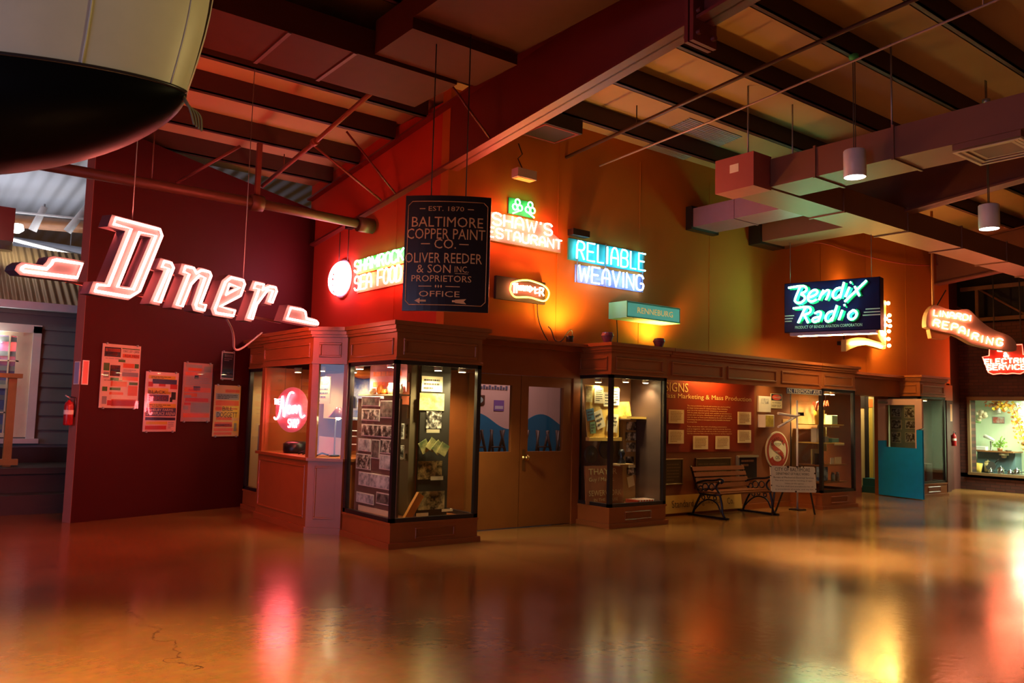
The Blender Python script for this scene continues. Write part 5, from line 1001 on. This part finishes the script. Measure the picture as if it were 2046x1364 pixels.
t = thing('wall_notice', 'white notice with a grey drawing beside the danger sign', 'notice', (12.05, 8.59, 1.63)); G().fbox(BWF, 11.88, 12.22, 1.62, 1.89, 0, .03).make('board', PAPER, t); G().fbox(BWF, 11.95, 12.15, 1.76, 1.85, .03, .032).make('drawing', print_mat('drawing_print', (.2, .2, .2), (.75, .72, .66), 12, seed=30), t)
t = thing('danger_sign', 'DANGER KEEP OUT sign with a red oval on black', 'sign', (12.4, 8.59, 1.7)); G().fbox(BWF, 12.25, 12.57, 1.69, 1.945, 0, .012).make('plate', CREAM, t); G().fbox(BWF, 12.26, 12.56, 1.825, 1.937, .012, .014).make('header', BLACK, t)
G().prism(BWF, [(12.41+.135*math.cos(q), 1.881+.048*math.sin(q)) for q in [2*math.pi*i/24 for i in range(24)]], .014, .016).make('oval', mat('danger_red', (.75, .06, .02), .4), t)
text(BWF, 'DANGER', 12.315, 1.866, .19, .03, PAPER, t, .018); text(BWF, 'NO SMOKING', 12.29, 1.775, .24, .022, BLACK, t, .014); text(BWF, 'KEEP OUT', 12.275, 1.715, .27, .035, BLACK, t, .014)
t = thing('box_sign', 'small yellow enamel box sign with a white rim on the bench wall', 'sign', (12.05, 8.5, 1.36)); G().bev(FY(8.45), 11.90, 12.16, 1.36, 1.575, -.15, 0, .012).make('box', mat('white_enamel', (.74, .72, .74), .35), t); G().fbox(FY(8.45), 11.905, 12.12, 1.375, 1.565, 0, .004).make('face', print_mat('yellow_face', (.45, .36, .05), (.80, .68, .12), 8, seed=31), t)
card('caption_strip', 'little amber caption strip between the pole arms', 'caption', BWF, 12.60, 12.76, 1.45, 1.51, mat('amber_card', (.55, .30, .10), .5))
# oval oil sign
OF = FY(8.575); OX, OZ = 12.42, .968
t = thing('oval_sign', 'upright oval enamel oil sign with a big red S band', 'sign', (OX, 8.58, .63)); EN = mat('cream_enamel', (.74, .62, .42), .35); ER = mat('red_enamel_band', (.38, .05, .03), .35)
ell = lambda rx, ry, n=40: [(OX+rx*math.cos(2*math.pi*i/n), OZ+ry*math.sin(2*math.pi*i/n)) for i in range(n)]
G().prism(OF, ell(.325, .325), -.02, 0).make('plate', EN, t); G().prism(OF, ell(.30, .30), 0, .003, [ell(.255, .255)]).make('red_ring', ER, t)
sp_ = cha([(.19, .12), (.14, .20), (0, .225), (-.14, .19), (-.17, .09), (-.05, .02), (.10, -.04), (.17, -.12), (.12, -.21), (0, -.24), (-.14, -.20), (-.18, -.12)], 2)
g = G()
for i in range(len(sp_)-1):
    (ax, ay), (bx_, by) = sp_[i], sp_[i+1]; d = Vector((bx_-ax, by-ay)).normalized(); n_ = Vector((-d.y, d.x))*.042
    g.add([OF.p(OX+ax+n_.x, OZ+ay+n_.y, .005), OF.p(OX+ax-n_.x, OZ+ay-n_.y, .005), OF.p(OX+bx_-n_.x, OZ+by-n_.y, .005), OF.p(OX+bx_+n_.x, OZ+by+n_.y, .005)], [(0, 1, 2, 3)])
g.make('s_band', ER, t)
for i, ch in enumerate('STANDARD'):
    q = math.radians(150-i*17); f = OF.at(OX+.20*math.cos(q), OZ+.205*math.sin(q), .008, q-math.pi/2); put = text(f, ch, -.018, -.02, .036, .045, BLACK, t, 0)
text(OF, 'MOTOR', OX-.09, OZ+.085, .19, .04, BLACK, t, .008); text(OF, 'MOTOR', OX-.06, OZ-.035, .12, .028, EN, t, .009); text(OF, 'OIL', OX-.07, OZ-.15, .14, .06, BLACK, t, .008)
# city board on its easel
CU = Vector((.94, -.33, 0)).normalized(); CB = F((11.17, 7.82, .375), CU).at(0, 0, 0, -.02, -.12)
t = thing('notice_board', 'chipped white city notice board standing on a dark easel', 'notice board', (11.5, 7.8, 0))
pl_ = [(0, .02), (.02, 0), (.82, 0), (.84, .02), (.84, .385), (.82, .405), (.60, .405), (.58, .385), (.33, .405), (.02, .405), (0, .385)]
G().prism(CB, pl_, -.015, 0).make('board', mat('chipped_enamel', (.74, .68, .54), .4), t); INK = mat('black_ink', (.03, .025, .02), .6)
for s, a, b, wd, h in (('CITY OF BALTIMORE', .08, .325, .66, .055), ('DEPARTMENT OF PUBLIC WORKS', .10, .265, .62, .038), ('Bureau of Mechanical-Electrical Services', .05, .215, .75, .026), ('This area reserved for handling of signs', .07, .165, .70, .026), ('Unless on this agency.', .25, .12, .36, .024), ('The fine shall and punishment for all', .08, .075, .70, .024), ('in accordance of article, and city law.', .07, .03, .72, .024)): text(CB, s, a, b, wd, h, INK, t, .003)
g = G()
for a, b, r in ((.01, .39, .012), (.33, .39, .022), (.50, .395, .016), (.83, .30, .014), (.0, .25, .01), (.45, .01, .016), (.62, .395, .012), (.83, .05, .012), (.005, .1, .012)): g.prism(CB, [(a+r*math.cos(q)*(1+.3*math.sin(3*q)), b+r*math.sin(q)) for q in [2*math.pi*i/9 for i in range(9)]], 0, .002)
g.make('chip', mat('rust_chip', (.05, .025, .015), .7), t)
g = G()
for a, aa in ((.15, .02), (.69, .82)): p0 = CB.p(a, .38, -.03); p1 = CB.p(aa, 0, -.02); g.tube([p0, (p1.x, p1.y, .01)], .016, 6)
p0 = CB.p(.42, .38, -.03); g.tube([p0, (p0.x+.12, p0.y+.38, .01)], .016, 6); g.make('easel', BLACK, t)
# street name plate under the canopy
SF = FY(7.965)
t = thing('street_sign', 'long navy street name plate reading N. FREMONT AVE.', 'sign', (12.35, 7.96, 1.92)); G().fbox(SF, 11.79, 12.81, 1.925, 2.02, -.012, 0).make('plate', mat('navy_plate', (.02, .02, .09), .35), t)
text(SF, 'N. FREMONT AVE.', 11.85, 1.942, .92, .06, PAPER, t, .003); g = G().panel(SF, 11.80, 12.80, 1.93, 2.015, 0, .006, .003); g.make('border_line', PAPER, t)
# pole with two arms
t = thing('sign_bracket', 'slim white sign pole with two arms spread to the left', 'pole', (12.36, 8.15, 0)); WP = mat('white_pole', (.62, .58, .60), .4)
G().cyl((12.36, 8.15, 0), (12.36, 8.15, 1.83), .016, .016, 10).make('pole', WP, t); G().tube([(12.5, 8.15, 1.60), (12.30, 8.15, 1.56), (11.82, 8.15, 1.60)], .022, 8).make('arm', WP, t); G().tube([(12.32, 8.15, 1.55), (11.82, 8.15, 1.375)], .020, 8).make('arm', WP, t)
G().box(12.26, 12.46, 8.05, 8.25, 0, .02).make('base', IRON, t); G().box(12.42, 12.52, 8.12, 8.18, 1.57, 1.63).make('clamp', IRON, t)
# things on the floor against the wall, and frames behind the bench
t = thing('sign_plank', 'long yellow signboard with dark old style letters lying under the bench', 'sign', (10.4, 8.5, .03)); yl = FY(8.54).at(9.30, .04, 0, 0, -.12); G().fbox(yl, 0, 2.10, 0, .27, -.02, 0).make('board', mat('ochre_board', (.62, .38, .09), .5), t)
OLD = mat('faded_black_letters', (.10, .06, .02), .6)
text(yl, 'Standard', .40, .08, .50, .11, OLD, t, .004); text(yl, 'Signworks', 1.02, .08, .52, .11, OLD, t, .004); text(yl, 'Co.', 1.72, .08, .17, .10, OLD, t, .004)
OL_ = mat('olive_bronze', (.10, .06, .02), .45, .3)
for a0, a1, b0, b1, lab in ((9.55, 9.98, .46, .86, 'square bronze plaque low on the wall left of the bench'), (10.28, 11.16, .38, .86, 'wide bronze plaque behind the bench back')):
    t = thing('wall_plaque', lab, 'plaque', ((a0+a1)/2, 8.6, b0)); G().fbox(BWF, a0, a1, b0, b1, 0, .015).make('plate', OL_, t); G().panel(BWF, a0, a1, b0, b1, .015, .025, .012).make('rim', mat('bronze_rim', (.20, .12, .05), .4, .4), t); bars(G(), BWF, a0+.06, a1-.06, b0+.06, b1-.06, 6, .017, .4, 5).make('raised_lines', mat('bronze_rim', (.20, .12, .05), .4, .4), t)
t = thing('framed_sign', 'black framed sign with coloured letters at the right end of the bench back', 'sign', (11.55, 8.58, .5)); G().fbox(BWF, 11.32, 11.84, .52, .88, 0, .02).make('board', BLACK, t); G().fbox(BWF, 11.32, 11.84, .86, .895, 0, .06).make('top_ledge', mat('silver_frame', (.7, .6, .4), .25, .6), t); G().fbox(BWF, 11.30, 11.335, .52, .88, 0, .05).make('side_frame', GREY, t)
bars(G(), BWF, 11.42, 11.76, .70, .84, 2, .023, .5, 3).make('lettering', mat('faded_letters', (.35, .16, .08), .5), t)

# ------------------------------------------------------------------ upturned chairs and pictures in the cafe behind the doors
CHM = mat('dark_chair_wood', (.05, .025, .02), .5)
def upturned(x, y, lab, sc=1):
    t = thing('cafe_chair', lab, 'chair', (x, y, .80), 'upturned chairs'); G().box(x-.19, x+.19, y-.19, y+.19, .80, .835).make('seat', CHM, t)
    for sx in (-1, 1):
        for sy in (-1, 1): G().tube([(x+sx*.16, y+sy*.16, .835), (x+sx*.08*sc, y+sy*.12, 1.24)], .020, 6).make('leg', CHM, t)
    G().tube([(x-.13, y-.15, 1.0), (x+.13, y-.15, 1.0)], .012, 6).make('stretcher', CHM, t)
    return t
for i, (x, lab) in enumerate(((6.80, 'upturned chair seen at the left edge of the left door pane'), (7.15, 'upturned chair in the middle of the left door pane'), (7.55, 'upturned chair at the right of the left door pane'), (8.02, 'upturned chair at the left of the right door pane'), (8.42, 'upturned chair in the middle of the right door pane'))): upturned(x, 9.75, lab)
t = thing('cafe_table', 'long cafe table that carries the upturned chairs behind the doors', 'table', (7.6, 9.75, 0)); G().box(6.4, 8.8, 9.45, 10.05, .76, .80).make('tabletop', mat('cream_top', (.7, .55, .42), .4), t)
for x in (6.6, 8.6):
    for y in (9.5, 10.0): G().box(x-.03, x+.03, y-.03, y+.03, 0, .76).make('leg', CHM, t)
CW = FY(10.598)
t = thing('framed_picture', 'dark framed oval picture on the pink wall behind the left door', 'picture', (7.5, 10.58, 1.6)); G().fbox(CW, 7.36, 7.61, 1.61, 1.76, 0, .02).make('frame', mat('brown_frame', (.08, .03, .02), .4), t); G().prism(CW, [(7.485+.09*math.cos(q), 1.685+.055*math.sin(q)) for q in [2*math.pi*i/24 for i in range(24)]], .02, .022).make('oval_print', mat('pale_teal', (.30, .45, .46), .5), t)
t = thing('wall_poster', 'small violet poster on the pink wall behind the left door', 'poster', (7.9, 10.58, 1.5)); G().fbox(CW, 7.80, 8.0, 1.52, 1.69, 0, .008).make('sheet', mat('violet_paper', (.20, .10, .36), .5), t); G().fbox(CW, 7.82, 7.98, 1.55, 1.60, .008, .010).make('printed_block', mat('pale_violet', (.5, .45, .55), .5), t)
g = G()
for i in range(16): g.box(7.2+i*.055, 7.235+i*.055, 10.585, 10.598, 1.86, 1.90+.02*(i % 2))
o = g.make('stencil_border', mat('slate_stencil', (.10, .10, .18), .6), None, (7.6, 10.6, 1.86)); o['kind'] = 'structure'

# ------------------------------------------------------------------ the lit shop window in the brick wall
SAGE = mat('sage_plaster', (.60, .68, .52), .7, noise=.05)
for b_ in ((21.35, 21.45, 4.5, 9.3, .3, 2.3), (20.6, 21.35, 9.2, 9.3, .3, 2.3), (20.6, 21.35, 4.5, 4.6, .3, 2.3)): struct(G().box(*b_), 'wall_shop_recess', SAGE)
struct(G().box(20.3, 21.4, 4.5, 9.3, .28, .375).box(20.6, 21.4, 4.5, 9.3, 2.12, 2.2), 'floor_shop_recess', mat('recess_floor', (.12, .10, .08), .5))
fx = FX(20.3)
t = thing('shop_window_frame', 'wood framed shop window glowing pale green in the brick wall', 'window', (20.3, 6.7, .38)); WF = mat('oak_frame', (.22, .13, .06), .5)
g = G().fbox(fx, -8.86, -4.56, 2.06, 2.14, -.02, .05).fbox(fx, -8.86, -4.56, .34, .40, -.02, .06).fbox(fx, -8.86, -8.80, .40, 2.06, -.02, .04).fbox(fx, -4.62, -4.56, .40, 2.06, -.02, .04); g.make('frame', WF, t); G().fbox(fx, -8.80, -4.62, .40, 2.06, -.05, -.042).make('glass_pane', GLASS, t)
lamp('AREA', 'shop_window_light', (20.75, 7.6, 2.08), (.86, 1, .66), 170, .25, (20.95, 7.6, .4), sy=2.6)
t = thing('strip_lamp', 'white lamp strip along the top inside the brick wall window', 'lamp', (20.66, 7.3, 2.09)); G().box(20.62, 20.70, 5.2, 8.7, 2.06, 2.115).make('housing', WHITE, t)
GLF = [mat('leaf_yellow', (.80, .58, .03), .5), mat('leaf_orange', (.75, .30, .03), .5), mat('leaf_rust', (.42, .12, .03), .5)]
R = random.Random(11); pts = [(8.66, 2.0), (8.5, 1.98), (8.3, 1.99), (8.15, 1.93), (8.08, 1.78), (8.05, 1.62), (8.0, 1.45), (7.98, 1.3), (7.95, 1.15), (7.9, 1.0)]
t = thing('leaf_garland', 'hanging garland of yellow and orange autumn leaves in the lit window', 'garland', (20.95, 8.0, 1.0)); G().tube(cha([(20.95, y, z) for y, z in pts], 2), .012, 6).make('stem', WOOD, t)
for k, m in enumerate(GLF):
    g = G()
    for i in range(60):
        q = R.random()*(len(pts)-1.01); j = int(q); e = q-j; y = pts[j][0]*(1-e)+pts[j+1][0]*e+R.gauss(0, .06); z = pts[j][1]*(1-e)+pts[j+1][1]*e+R.gauss(0, .05); x = 20.95+R.gauss(0, .05)
        d = Vector((R.uniform(-.5, .5), R.uniform(-1, 1), R.uniform(-1, .4))).normalized(); s_ = d.cross(Vector((-1, R.uniform(-.4, .4), R.uniform(-.4, .4)))).normalized(); l = R.uniform(.06, .11); c = Vector((x, y, z))
        g.add([c, c+d*l*.5+s_*l*.32+Vector((-.015, 0, 0)), c+d*l, c+d*l*.5-s_*l*.32+Vector((.01, 0, 0))], [(0, 1, 2, 3)])
    o = g.make('foliage', m, t)
def vase(lab, y, z, m):
    t = thing('horn_vase', lab, 'vase', (21.2, y, z-.14), 'white horn vases'); G().tube(cha([(21.15, y+.06, z+.08), (21.12, y, z+.09), (21.1, y-.05, z), (21.1, y-.055, z-.14)], 2), .04, 10, rfun=lambda q: .6+.5*q).make('horn', m, t)
    G().cyl((21.15, y+.02, z+.06), (21.36, y+.02, z+.06), .012, seg=8).make('bracket', GREY, t)
vase('white curved horn on the window back wall, left of two', 8.56, 1.92, WHITE); vase('white curved horn on the window back wall, under the garland top', 8.12, 1.93, WHITE)
t = thing('floral_wreath', 'cream flower cluster on the left side of the lit window', 'flowers', (21.0, 8.95, 1.6))
g = G(); R = random.Random(3)
for i in range(14): g.ball((21.05+R.gauss(0, .04), 8.92-.09*R.random()*2+.04, 1.62+R.random()*.2), .035+.02*R.random(), seg=8, rings=5)
g.make('blossom', mat('cream_petal', (.8, .66, .48), .6), t); G().cyl((21.05, 8.9, 1.55), (21.05, 9.2, 1.6), .02, seg=8).make('stem', mat('stem_green', (.15, .28, .08), .6), t)
card('picture_card', 'small red and grey picture on the window back wall', 'picture', FX(21.348), -8.75, -8.48, 1.54, 1.70, print_mat('postcard_print', (.45, .10, .08), (.55, .55, .50), 6, seed=33), border=GREY)
t = thing('window_shelf', 'wooden shelf with blue grey front in the lit window', 'shelf', (21.0, 8.5, .4)); G().box(20.75, 21.3, 8.08, 8.98, .87, .90).make('top', WOOD, t); G().box(20.95, 21.3, 8.12, 8.95, .375, .87).make('front', mat('slate_cloth', (.14, .22, .26), .7), t)
t = thing('cushion', 'yellow square cushion with a dark button in the lit window', 'cushion', (20.8, 8.9, .4)); cf_ = FX(20.72).at(-8.90, .50, 0, -.08, -.3)
G().grid(lambda a, b: cf_.p((a-.5)*.30, (b-.5)*.22, .05*(max(0, math.sin(math.pi*a)*math.sin(math.pi*b)))**.5), 10, 10).grid(lambda a, b: cf_.p((.5-a)*.30, (b-.5)*.22, -.05*(max(0, math.sin(math.pi*a)*math.sin(math.pi*b)))**.5), 10, 10).make('cover', mat('amber_satin', (.85, .52, .10), .4), t); G().ball(cf_.p(0, 0, .05), .018).make('button', BLACK, t)
def pot(lab, y, z, r, h, m, nm='cooking_pot', cat='pot', x=20.72, lid=True):
    t = thing(nm, lab, cat, (x, y, z)); G().lathe((x, y, z), [(r*.9, 0), (r, h*.2), (r, h), (r*.95, h)], 18, cap=True).make('body', m, t)
    if lid: G().lathe((x, y, z+h), [(r*1.02, 0), (r*.7, .03), (r*.15, .04), (r*.15, .06), (0, .062)], 18).make('lid', m, t)
    G().tube([(x, y-r, z+h*.7), (x, y-r-.07, z+h*.75)], .01, 6).make('handle', BLACK, t)
STL = mat('polished_steel', (.62, .62, .60), .15, 1)
for a in (('small steel pot on the window floor, left of three', 8.56, .38, .05, .06, STL), ('steel pot with lid on the window floor below the hanging bowl', 8.34, .38, .075, .12, STL), ('steel pot at the right edge of the lit window', 8.0, .38, .08, .10, STL), ('low steel bowl on the window floor right of the lidded pot', 8.14, .38, .065, .06, STL)): pot(*a)
pot('brass kettle on a stack behind the yellow cushion', 8.67, .40, .08, .22, GOLD, 'kettle', 'kettle', 20.85)
t = thing('frying_pan', 'round dark grey pan leaning upright in the lit window', 'pan', (20.8, 8.58, .42)); pf_ = FX(20.80).at(-8.58, .54, 0, 0, -.15); G().lathe(pf_.O, [(.11, .03), (.10, 0), (0, 0)], 22, pf_).make('disc', mat('pan_grey', (.14, .13, .13), .4, .6), t); G().tube([pf_.p(.08, .08), pf_.p(.16, .18)], .012, 6).make('handle', BLACK, t)
t = thing('wall_bowl', 'cream half bowl fixed under the wooden shelf', 'bowl', (20.9, 8.33, .74)); G().lathe((20.88, 8.33, .74), [(.02, 0), (.05, .01), (.06, .06), (.10, .065), (.10, .13), (0, .13)], 18).make('body', CREAM, t)
t = thing('planter', 'white planter box at the left end of the wooden shelf', 'planter', (20.9, 8.8, .9)); G().bev(FX(20.82), -8.92, -8.70, .90, .99, -.14, 0, .01).make('box', WHITE, t)
t = thing('potted_plant', 'leafy green plant on the wooden shelf', 'plant', (20.9, 8.42, .9)); G().lathe((20.9, 8.42, .9), [(.05, 0), (.06, .07), (0, .07)], 14).make('pot', WOOD, t)
g = G(); R = random.Random(8)
for i in range(40):
    c = Vector((20.9+R.gauss(0, .03), 8.42+R.gauss(0, .07), .98+abs(R.gauss(0, .07)))); d = Vector((R.uniform(-.4, .4), R.uniform(-1, 1), R.uniform(-.1, 1))).normalized(); s_ = d.cross(Vector((-1, 0, .2))).normalized(); l = .07; g.add([c, c+d*l*.5+s_*.02, c+d*l, c+d*l*.5-s_*.02], [(0, 1, 2, 3)])
g.tube([(20.9, 8.42, .97), (20.9, 8.40, 1.2), (20.9, 8.36, 1.25)], .012, 6); g.make('foliage', mat('plant_green', (.22, .38, .06), .5), t)
t = thing('desk_fan', 'white mixer like appliance standing behind the planter', 'appliance', (21.0, 8.68, .9)); G().lathe((21.0, 8.66, .90), [(.06, 0), (.05, .02), (.02, .04), (.02, .22), (0, .22)], 14).make('stand', STL, t); G().tube([(21.0, 8.80, 1.24), (21.0, 8.66, 1.18), (21.0, 8.58, 1.13)], .045, 10, rfun=lambda q: 1-.4*q).make('head', WHITE, t)
t = thing('serving_dish', 'shallow pale dish at the right end of the wooden shelf', 'dish', (20.85, 8.22, .9)); G().lathe((20.85, 8.22, .9), [(.05, 0), (.09, .03), (.085, .03), (.04, .01), (0, .01)], 18).make('body', STL, t)

# ------------------------------------------------------------------ the next hall, past the end of the poster wall
FA = FY(14.2)
SID = mat('slate_clapboard', (.15, .175, .18), .6)
g = G()
for i in range(13): z = .2+i*.215; g.add([(x, y, zz) for x in (-6, 6) for y, zz in ((14.18, z), (14.215, z+.215))], [(0, 2, 3, 1)]); g.add([(x, y, z) for x in (-6, 6) for y in (14.18, 14.215)], [(0, 1, 3, 2)])
g.box(-6, 6, 14.22, 14.3, 0, 3.0)
struct(g, 'wall_house', SID)
struct(G().box(-6, 6, 13.86, 14.0, 2.83, 2.94), 'trim_6', mat('eave_white', (.62, .66, .74), .5))
RB_ = ridged('ribbed_roofing', (.42, .27, .11), 'X', 62, .6, 0, .9)
g = G(); g.add([(x, y, z) for x in (-6, 6) for y, z in ((13.86, 2.94), (15.55, 4.0))], [(0, 2, 3, 1)]); g.add([(x, y, z-.08) for x in (-6, 6) for y, z in ((13.86, 2.94), (15.55, 4.0))], [(0, 1, 3, 2)])
struct(g, 'ceiling_house_roof', RB_)
FWH = mat('window_cream', (.66, .58, .42), .5)
wn = bpy.data.objects.new('window_1', None); COL.objects.link(wn); wn['kind'] = 'structure'; wn.location = (1.5, 14.2, .9)
g = G().fbox(FA, .55, .64, .9, 2.6, .02, .07).fbox(FA, 1.82, 1.93, .9, 2.6, .02, .07).fbox(FA, .55, 1.93, 2.50, 2.62, .02, .07).fbox(FA, .50, 1.98, .86, .93, .02, .12); g.make('casing', mat('casing_white', (.68, .66, .62), .5), wn)
g = G().fbox(FA, 1.62, 1.82, .95, 2.5, -.02, .03).fbox(FA, .64, .70, .95, 2.5, -.02, .03)
for z in (.95, 1.66, 2.44): g.fbox(FA, .64, 1.70, z, z+.06, -.02, .04)
for x in (1.0, 1.28, 1.52): g.fbox(FA, x, x+.02, .95, 2.5, -.01, .03)
for z in (1.30, 2.06): g.fbox(FA, .64, 1.66, z, z+.02, -.01, .03)
g.make('sash', FWH, wn)
G().fbox(FA, .64, 1.70, .95, 2.5, .003, .008).make('glass_pane', mat('blue_lace_glass', (.10, .14, .30), .12, noise=.5, scale=14), wn)
DK = mat('dark_deck_wood', (.045, .030, .028), .6)
g = G().box(-6, 6, 12.95, 14.18, .50, .58).box(-6, 6, 13.0, 14.18, 0, .50).box(-6, 6, 12.6, 13.0, 0, .25).box(-6, 6, 14.1, 14.2, .58, .80)
struct(g, 'floor_porch', DK)
t = thing('porch_post', 'amber wooden porch rail post standing before the house window', 'post', (1.5, 13.3, .58)); PWD = mat('amber_timber', (.36, .18, .05), .5, noise=.25)
G().box(1.46, 1.56, 13.3, 13.4, .58, 1.80).make('post', PWD, t); G().box(.3, 1.62, 13.26, 13.44, 1.80, 1.86).make('top_rail', PWD, t); G().box(.3, 1.64, 13.28, 13.42, .60, .68).make('bottom_rail', PWD, t)
t = thing('lamp_reflection', 'glowing disc standing for a lamp reflection high in the house window', 'lamp', (1.0, 13.7, 2.2)); G().lathe((1.33, 14.12, 2.33), [(.10, 0), (.02, .025), (0, .03)], 18).make('shade', BULBW, t)  # emissive disc before the pane imitates a lamp's reflection, no lamp hangs here
WC = ridged('white_corrugated', (.70, .72, .78), 'X', 24, .5, 0, .8)
g = G(); g.add([(x, y, z) for x in (-8, 9) for y, z in ((12.9, 5.75), (24, 5.1))], [(0, 1, 3, 2)])
struct(g, 'ceiling_next_hall', WC)
struct(G().box(-8, 9, 22, 22.2, 0, 5), 'wall_next_hall', mat('pale_grey_wall', (.5, .52, .58), .7))
lamp('AREA', 'next_hall_lights', (1.6, 17.5, 4.2), (.90, .92, 1.0), 16, 2.4, (1.6, 17.5, 6.0), sy=2.0)
lamp('SPOT', 'next_hall_spot', (.2, 11.9, 4.1), (1, .95, .86), 30, .3, (1.3, 14.2, 1.6), 80, .9)
t = thing('round_duct', 'long silver round duct crossing the next hall', 'duct', (2.0, 19.3, 5.0)); G().tube([(.2, 20.9, 4.55), (1.95, 19.3, 4.55), (4.4, 17.1, 4.10)], .24, 16).make('tube', mat('silver_duct', (.42, .43, .48), .35, .7), t); G().cyl((2.9, 18.4, 4.4), (2.9, 18.4, 4.85), .01, seg=6).make('hanger_rod', GREY, t)
t = thing('tube_lamp', 'bright straight tube lamp slanting under the silver duct', 'lamp', (2, 17.5, 4.4)); G().tube([(1.55, 17.2, 4.40), (2.85, 16.2, 4.03)], .018, 8).make('bulb', BULBW, t); G().tube([(1.55, 17.2, 4.44), (2.85, 16.2, 4.07)], .022, 6).make('housing', GREY, t)
t = thing('can_lamp', 'grey can lamp with a white glowing top at the left edge', 'lamp', (1.42, 14.7, 3.9)); G().lathe((1.40, 14.75, 3.78), [(.13, 0), (.13, .34), (0, .34)], 18).make('can', GREY, t); G().lathe((1.56, 14.85, 4.10), [(.06, 0), (.12, .05), (.10, .13), (0, .13)], 16).make('bulb', BULBW, t)
for a, b, lab in (((2.20, 16.9, 5.0), (2.05, 17.0, 4.55), 'left white track spotlight'), ((2.80, 16.4, 5.0), (2.55, 16.6, 4.55), 'right white track spotlight')):
    t = thing('track_spotlight', lab+' on the bar in the next hall', 'lamp', a, 'track spotlights'); G().cyl(a, b, .055, .07, 12).make('can', WHITE, t); G().cyl(a, (a[0], a[1], 5.05), .015, seg=6).make('stem', GREY, t)
t = thing('lighting_bar', 'pale lighting bar carrying the track spotlights', 'bar', (2, 16.8, 4.9)); G().tube([(1.2, 17.6, 4.93), (3.4, 15.9, 4.72)], .022, 6).make('bar', WHITE, t)
t = thing('timber_beam', 'brown timber beam across the next hall', 'beam', (2, 17.5, 4.85)); G().tube([(1.0, 18.4, 4.88), (4.0, 16.6, 4.75)], .12, 4).make('beam', WOOD, t)
t = thing('hanging_crate', 'dark red bracket box under the boat at the left edge', 'box', (.9, 12.9, 3.8)); G().box(.6, 1.32, 12.7, 13.1, 3.60, 4.05).make('body', mat('crate_red', (.14, .05, .04), .6), t); G().tube([(.95, 12.9, 4.05), (.95, 12.9, 5.2)], .012, 6).make('hanger_wire', CABLE, t)

# ------------------------------------------------------------------ boat hull hung from the roof, close to the viewer
A_ = Vector((-.793, .609, 0)); S_ = Vector((-.609, -.793, 0)); TIP = Vector((1.362, 5.077, 3.377)); UPV = Vector((0, 0, 1))
def hb(s): q = min(max(s, 0)/1.75, 1); return .60*(1-(1-q)**2.1)**.62
def hd(s): q = min(max(s, 0)/1.6, 1); return .53*(1-(1-q)**2)**.66
NS_ = 40; sv = [5.0*(i/NS_)**1.9 for i in range(NS_+1)]
def low_(a, b):
    s = 5.0*a**1.9; q = math.pi*(b-.5); return TIP+A_*s+S_*(hb(s)*math.sin(q))-UPV*(hd(s)*math.cos(q)**.85 if math.cos(q) > 0 else 0)
def topf(side):
    def fn(a, b):
        s = 5.0*a**1.9; h = 1.75*b; fl = 1+.16*h; return TIP+A_*(s-.125*math.sin(math.pi*min(h, 1.5)/1.5)*math.exp(-s*1.2))+S_*(side*(hb(s)*fl+.03*h))+UPV*h
    return fn
t = thing('boat_hull', 'suspended boat bow with white topsides and glossy black bottom at the upper left', 'boat', tuple(TIP))
G().grid(low_, NS_, 20).make('bottom', mat('black_gloss_hull', (.002, .002, .002), .45, spec=.06), t)
HW = mat('weathered_hull_white', (.60, .56, .42), .42, noise=.22, scale=2.2, bump=.35, bscale=3)
g = G().grid(topf(1), NS_, 14).grid(topf(-1), NS_, 14); g.make('topside', HW, t)
g = G().tube([low_(i/60, 1)+S_*.004 for i in range(61)], .012, 6); g.make('rub_rail', BLACK, t)
pl2 = [topf(1)((.44/5)**(1/1.9), b/12)+S_*.004 for b in range(13)]; G().tube(pl2, .006, 5).make('plate_seam', HW, t); pl3 = [topf(1)((.05/5)**(1/1.9), b/12)+S_*.004 for b in range(13)]; G().tube(pl3, .005, 5).make('plate_seam', HW, t)
RP_ = mat('hemp_rope', (.20, .17, .10), .8); q = TIP+A_*.03
g = G()
for k in range(4): g.tube(cha([q, q+Vector((.03, -.03, -.06-.01*k)), q+Vector((.05+.02*k, -.05, -.12)), q+Vector((.07+.015*k, -.06, -.20-.01*k))], 2), .007, 5)
g.make('rope', RP_, t)
for s in (1.2, 3.2): q = TIP+A_*s+UPV*1.6; G().cyl(q, (q.x, q.y, roofz(q.y)+.1), .02, seg=8).make('hanger_cable', GREY, t)

# bare corrugated sheet where the roof insulation is missing, and the red cable strung along the plaster
BARE = ridged('bare_corrugated', (.55, .55, .62), 'Y', 150, .4, .3, .9)
for x0, x1, y0, y1 in ((8.95, 10.15, 7.62, 8.06), (9.15, 10.1, 8.45, 9.12)):
    g = G(); g.add([(x, y, roofz(y)+.243) for x in (x0, x1) for y in (y0, y1)], [(0, 1, 3, 2)]); g.add([(x, y, roofz(y)+.248) for x in (x0, x1) for y in (y0, y1)], [(0, 2, 3, 1)]); struct(g, 'ceiling_bare_sheet', BARE)
t = thing('power_cable', 'thin red cable strung along the plaster wall above the radio sign', 'cable', (15.5, 8.68, 4.8)); G().tube(cha([(12.56, 8.70, 4.55), (13.8, 8.68, 4.88), (15.2, 8.68, 4.80), (17.0, 8.68, 4.83), (18.3, 8.68, 4.97), (19.0, 8.70, 5.1)], 2), .012, 6).make('run', mat('red_cable', (.45, .04, .02), .5), t)
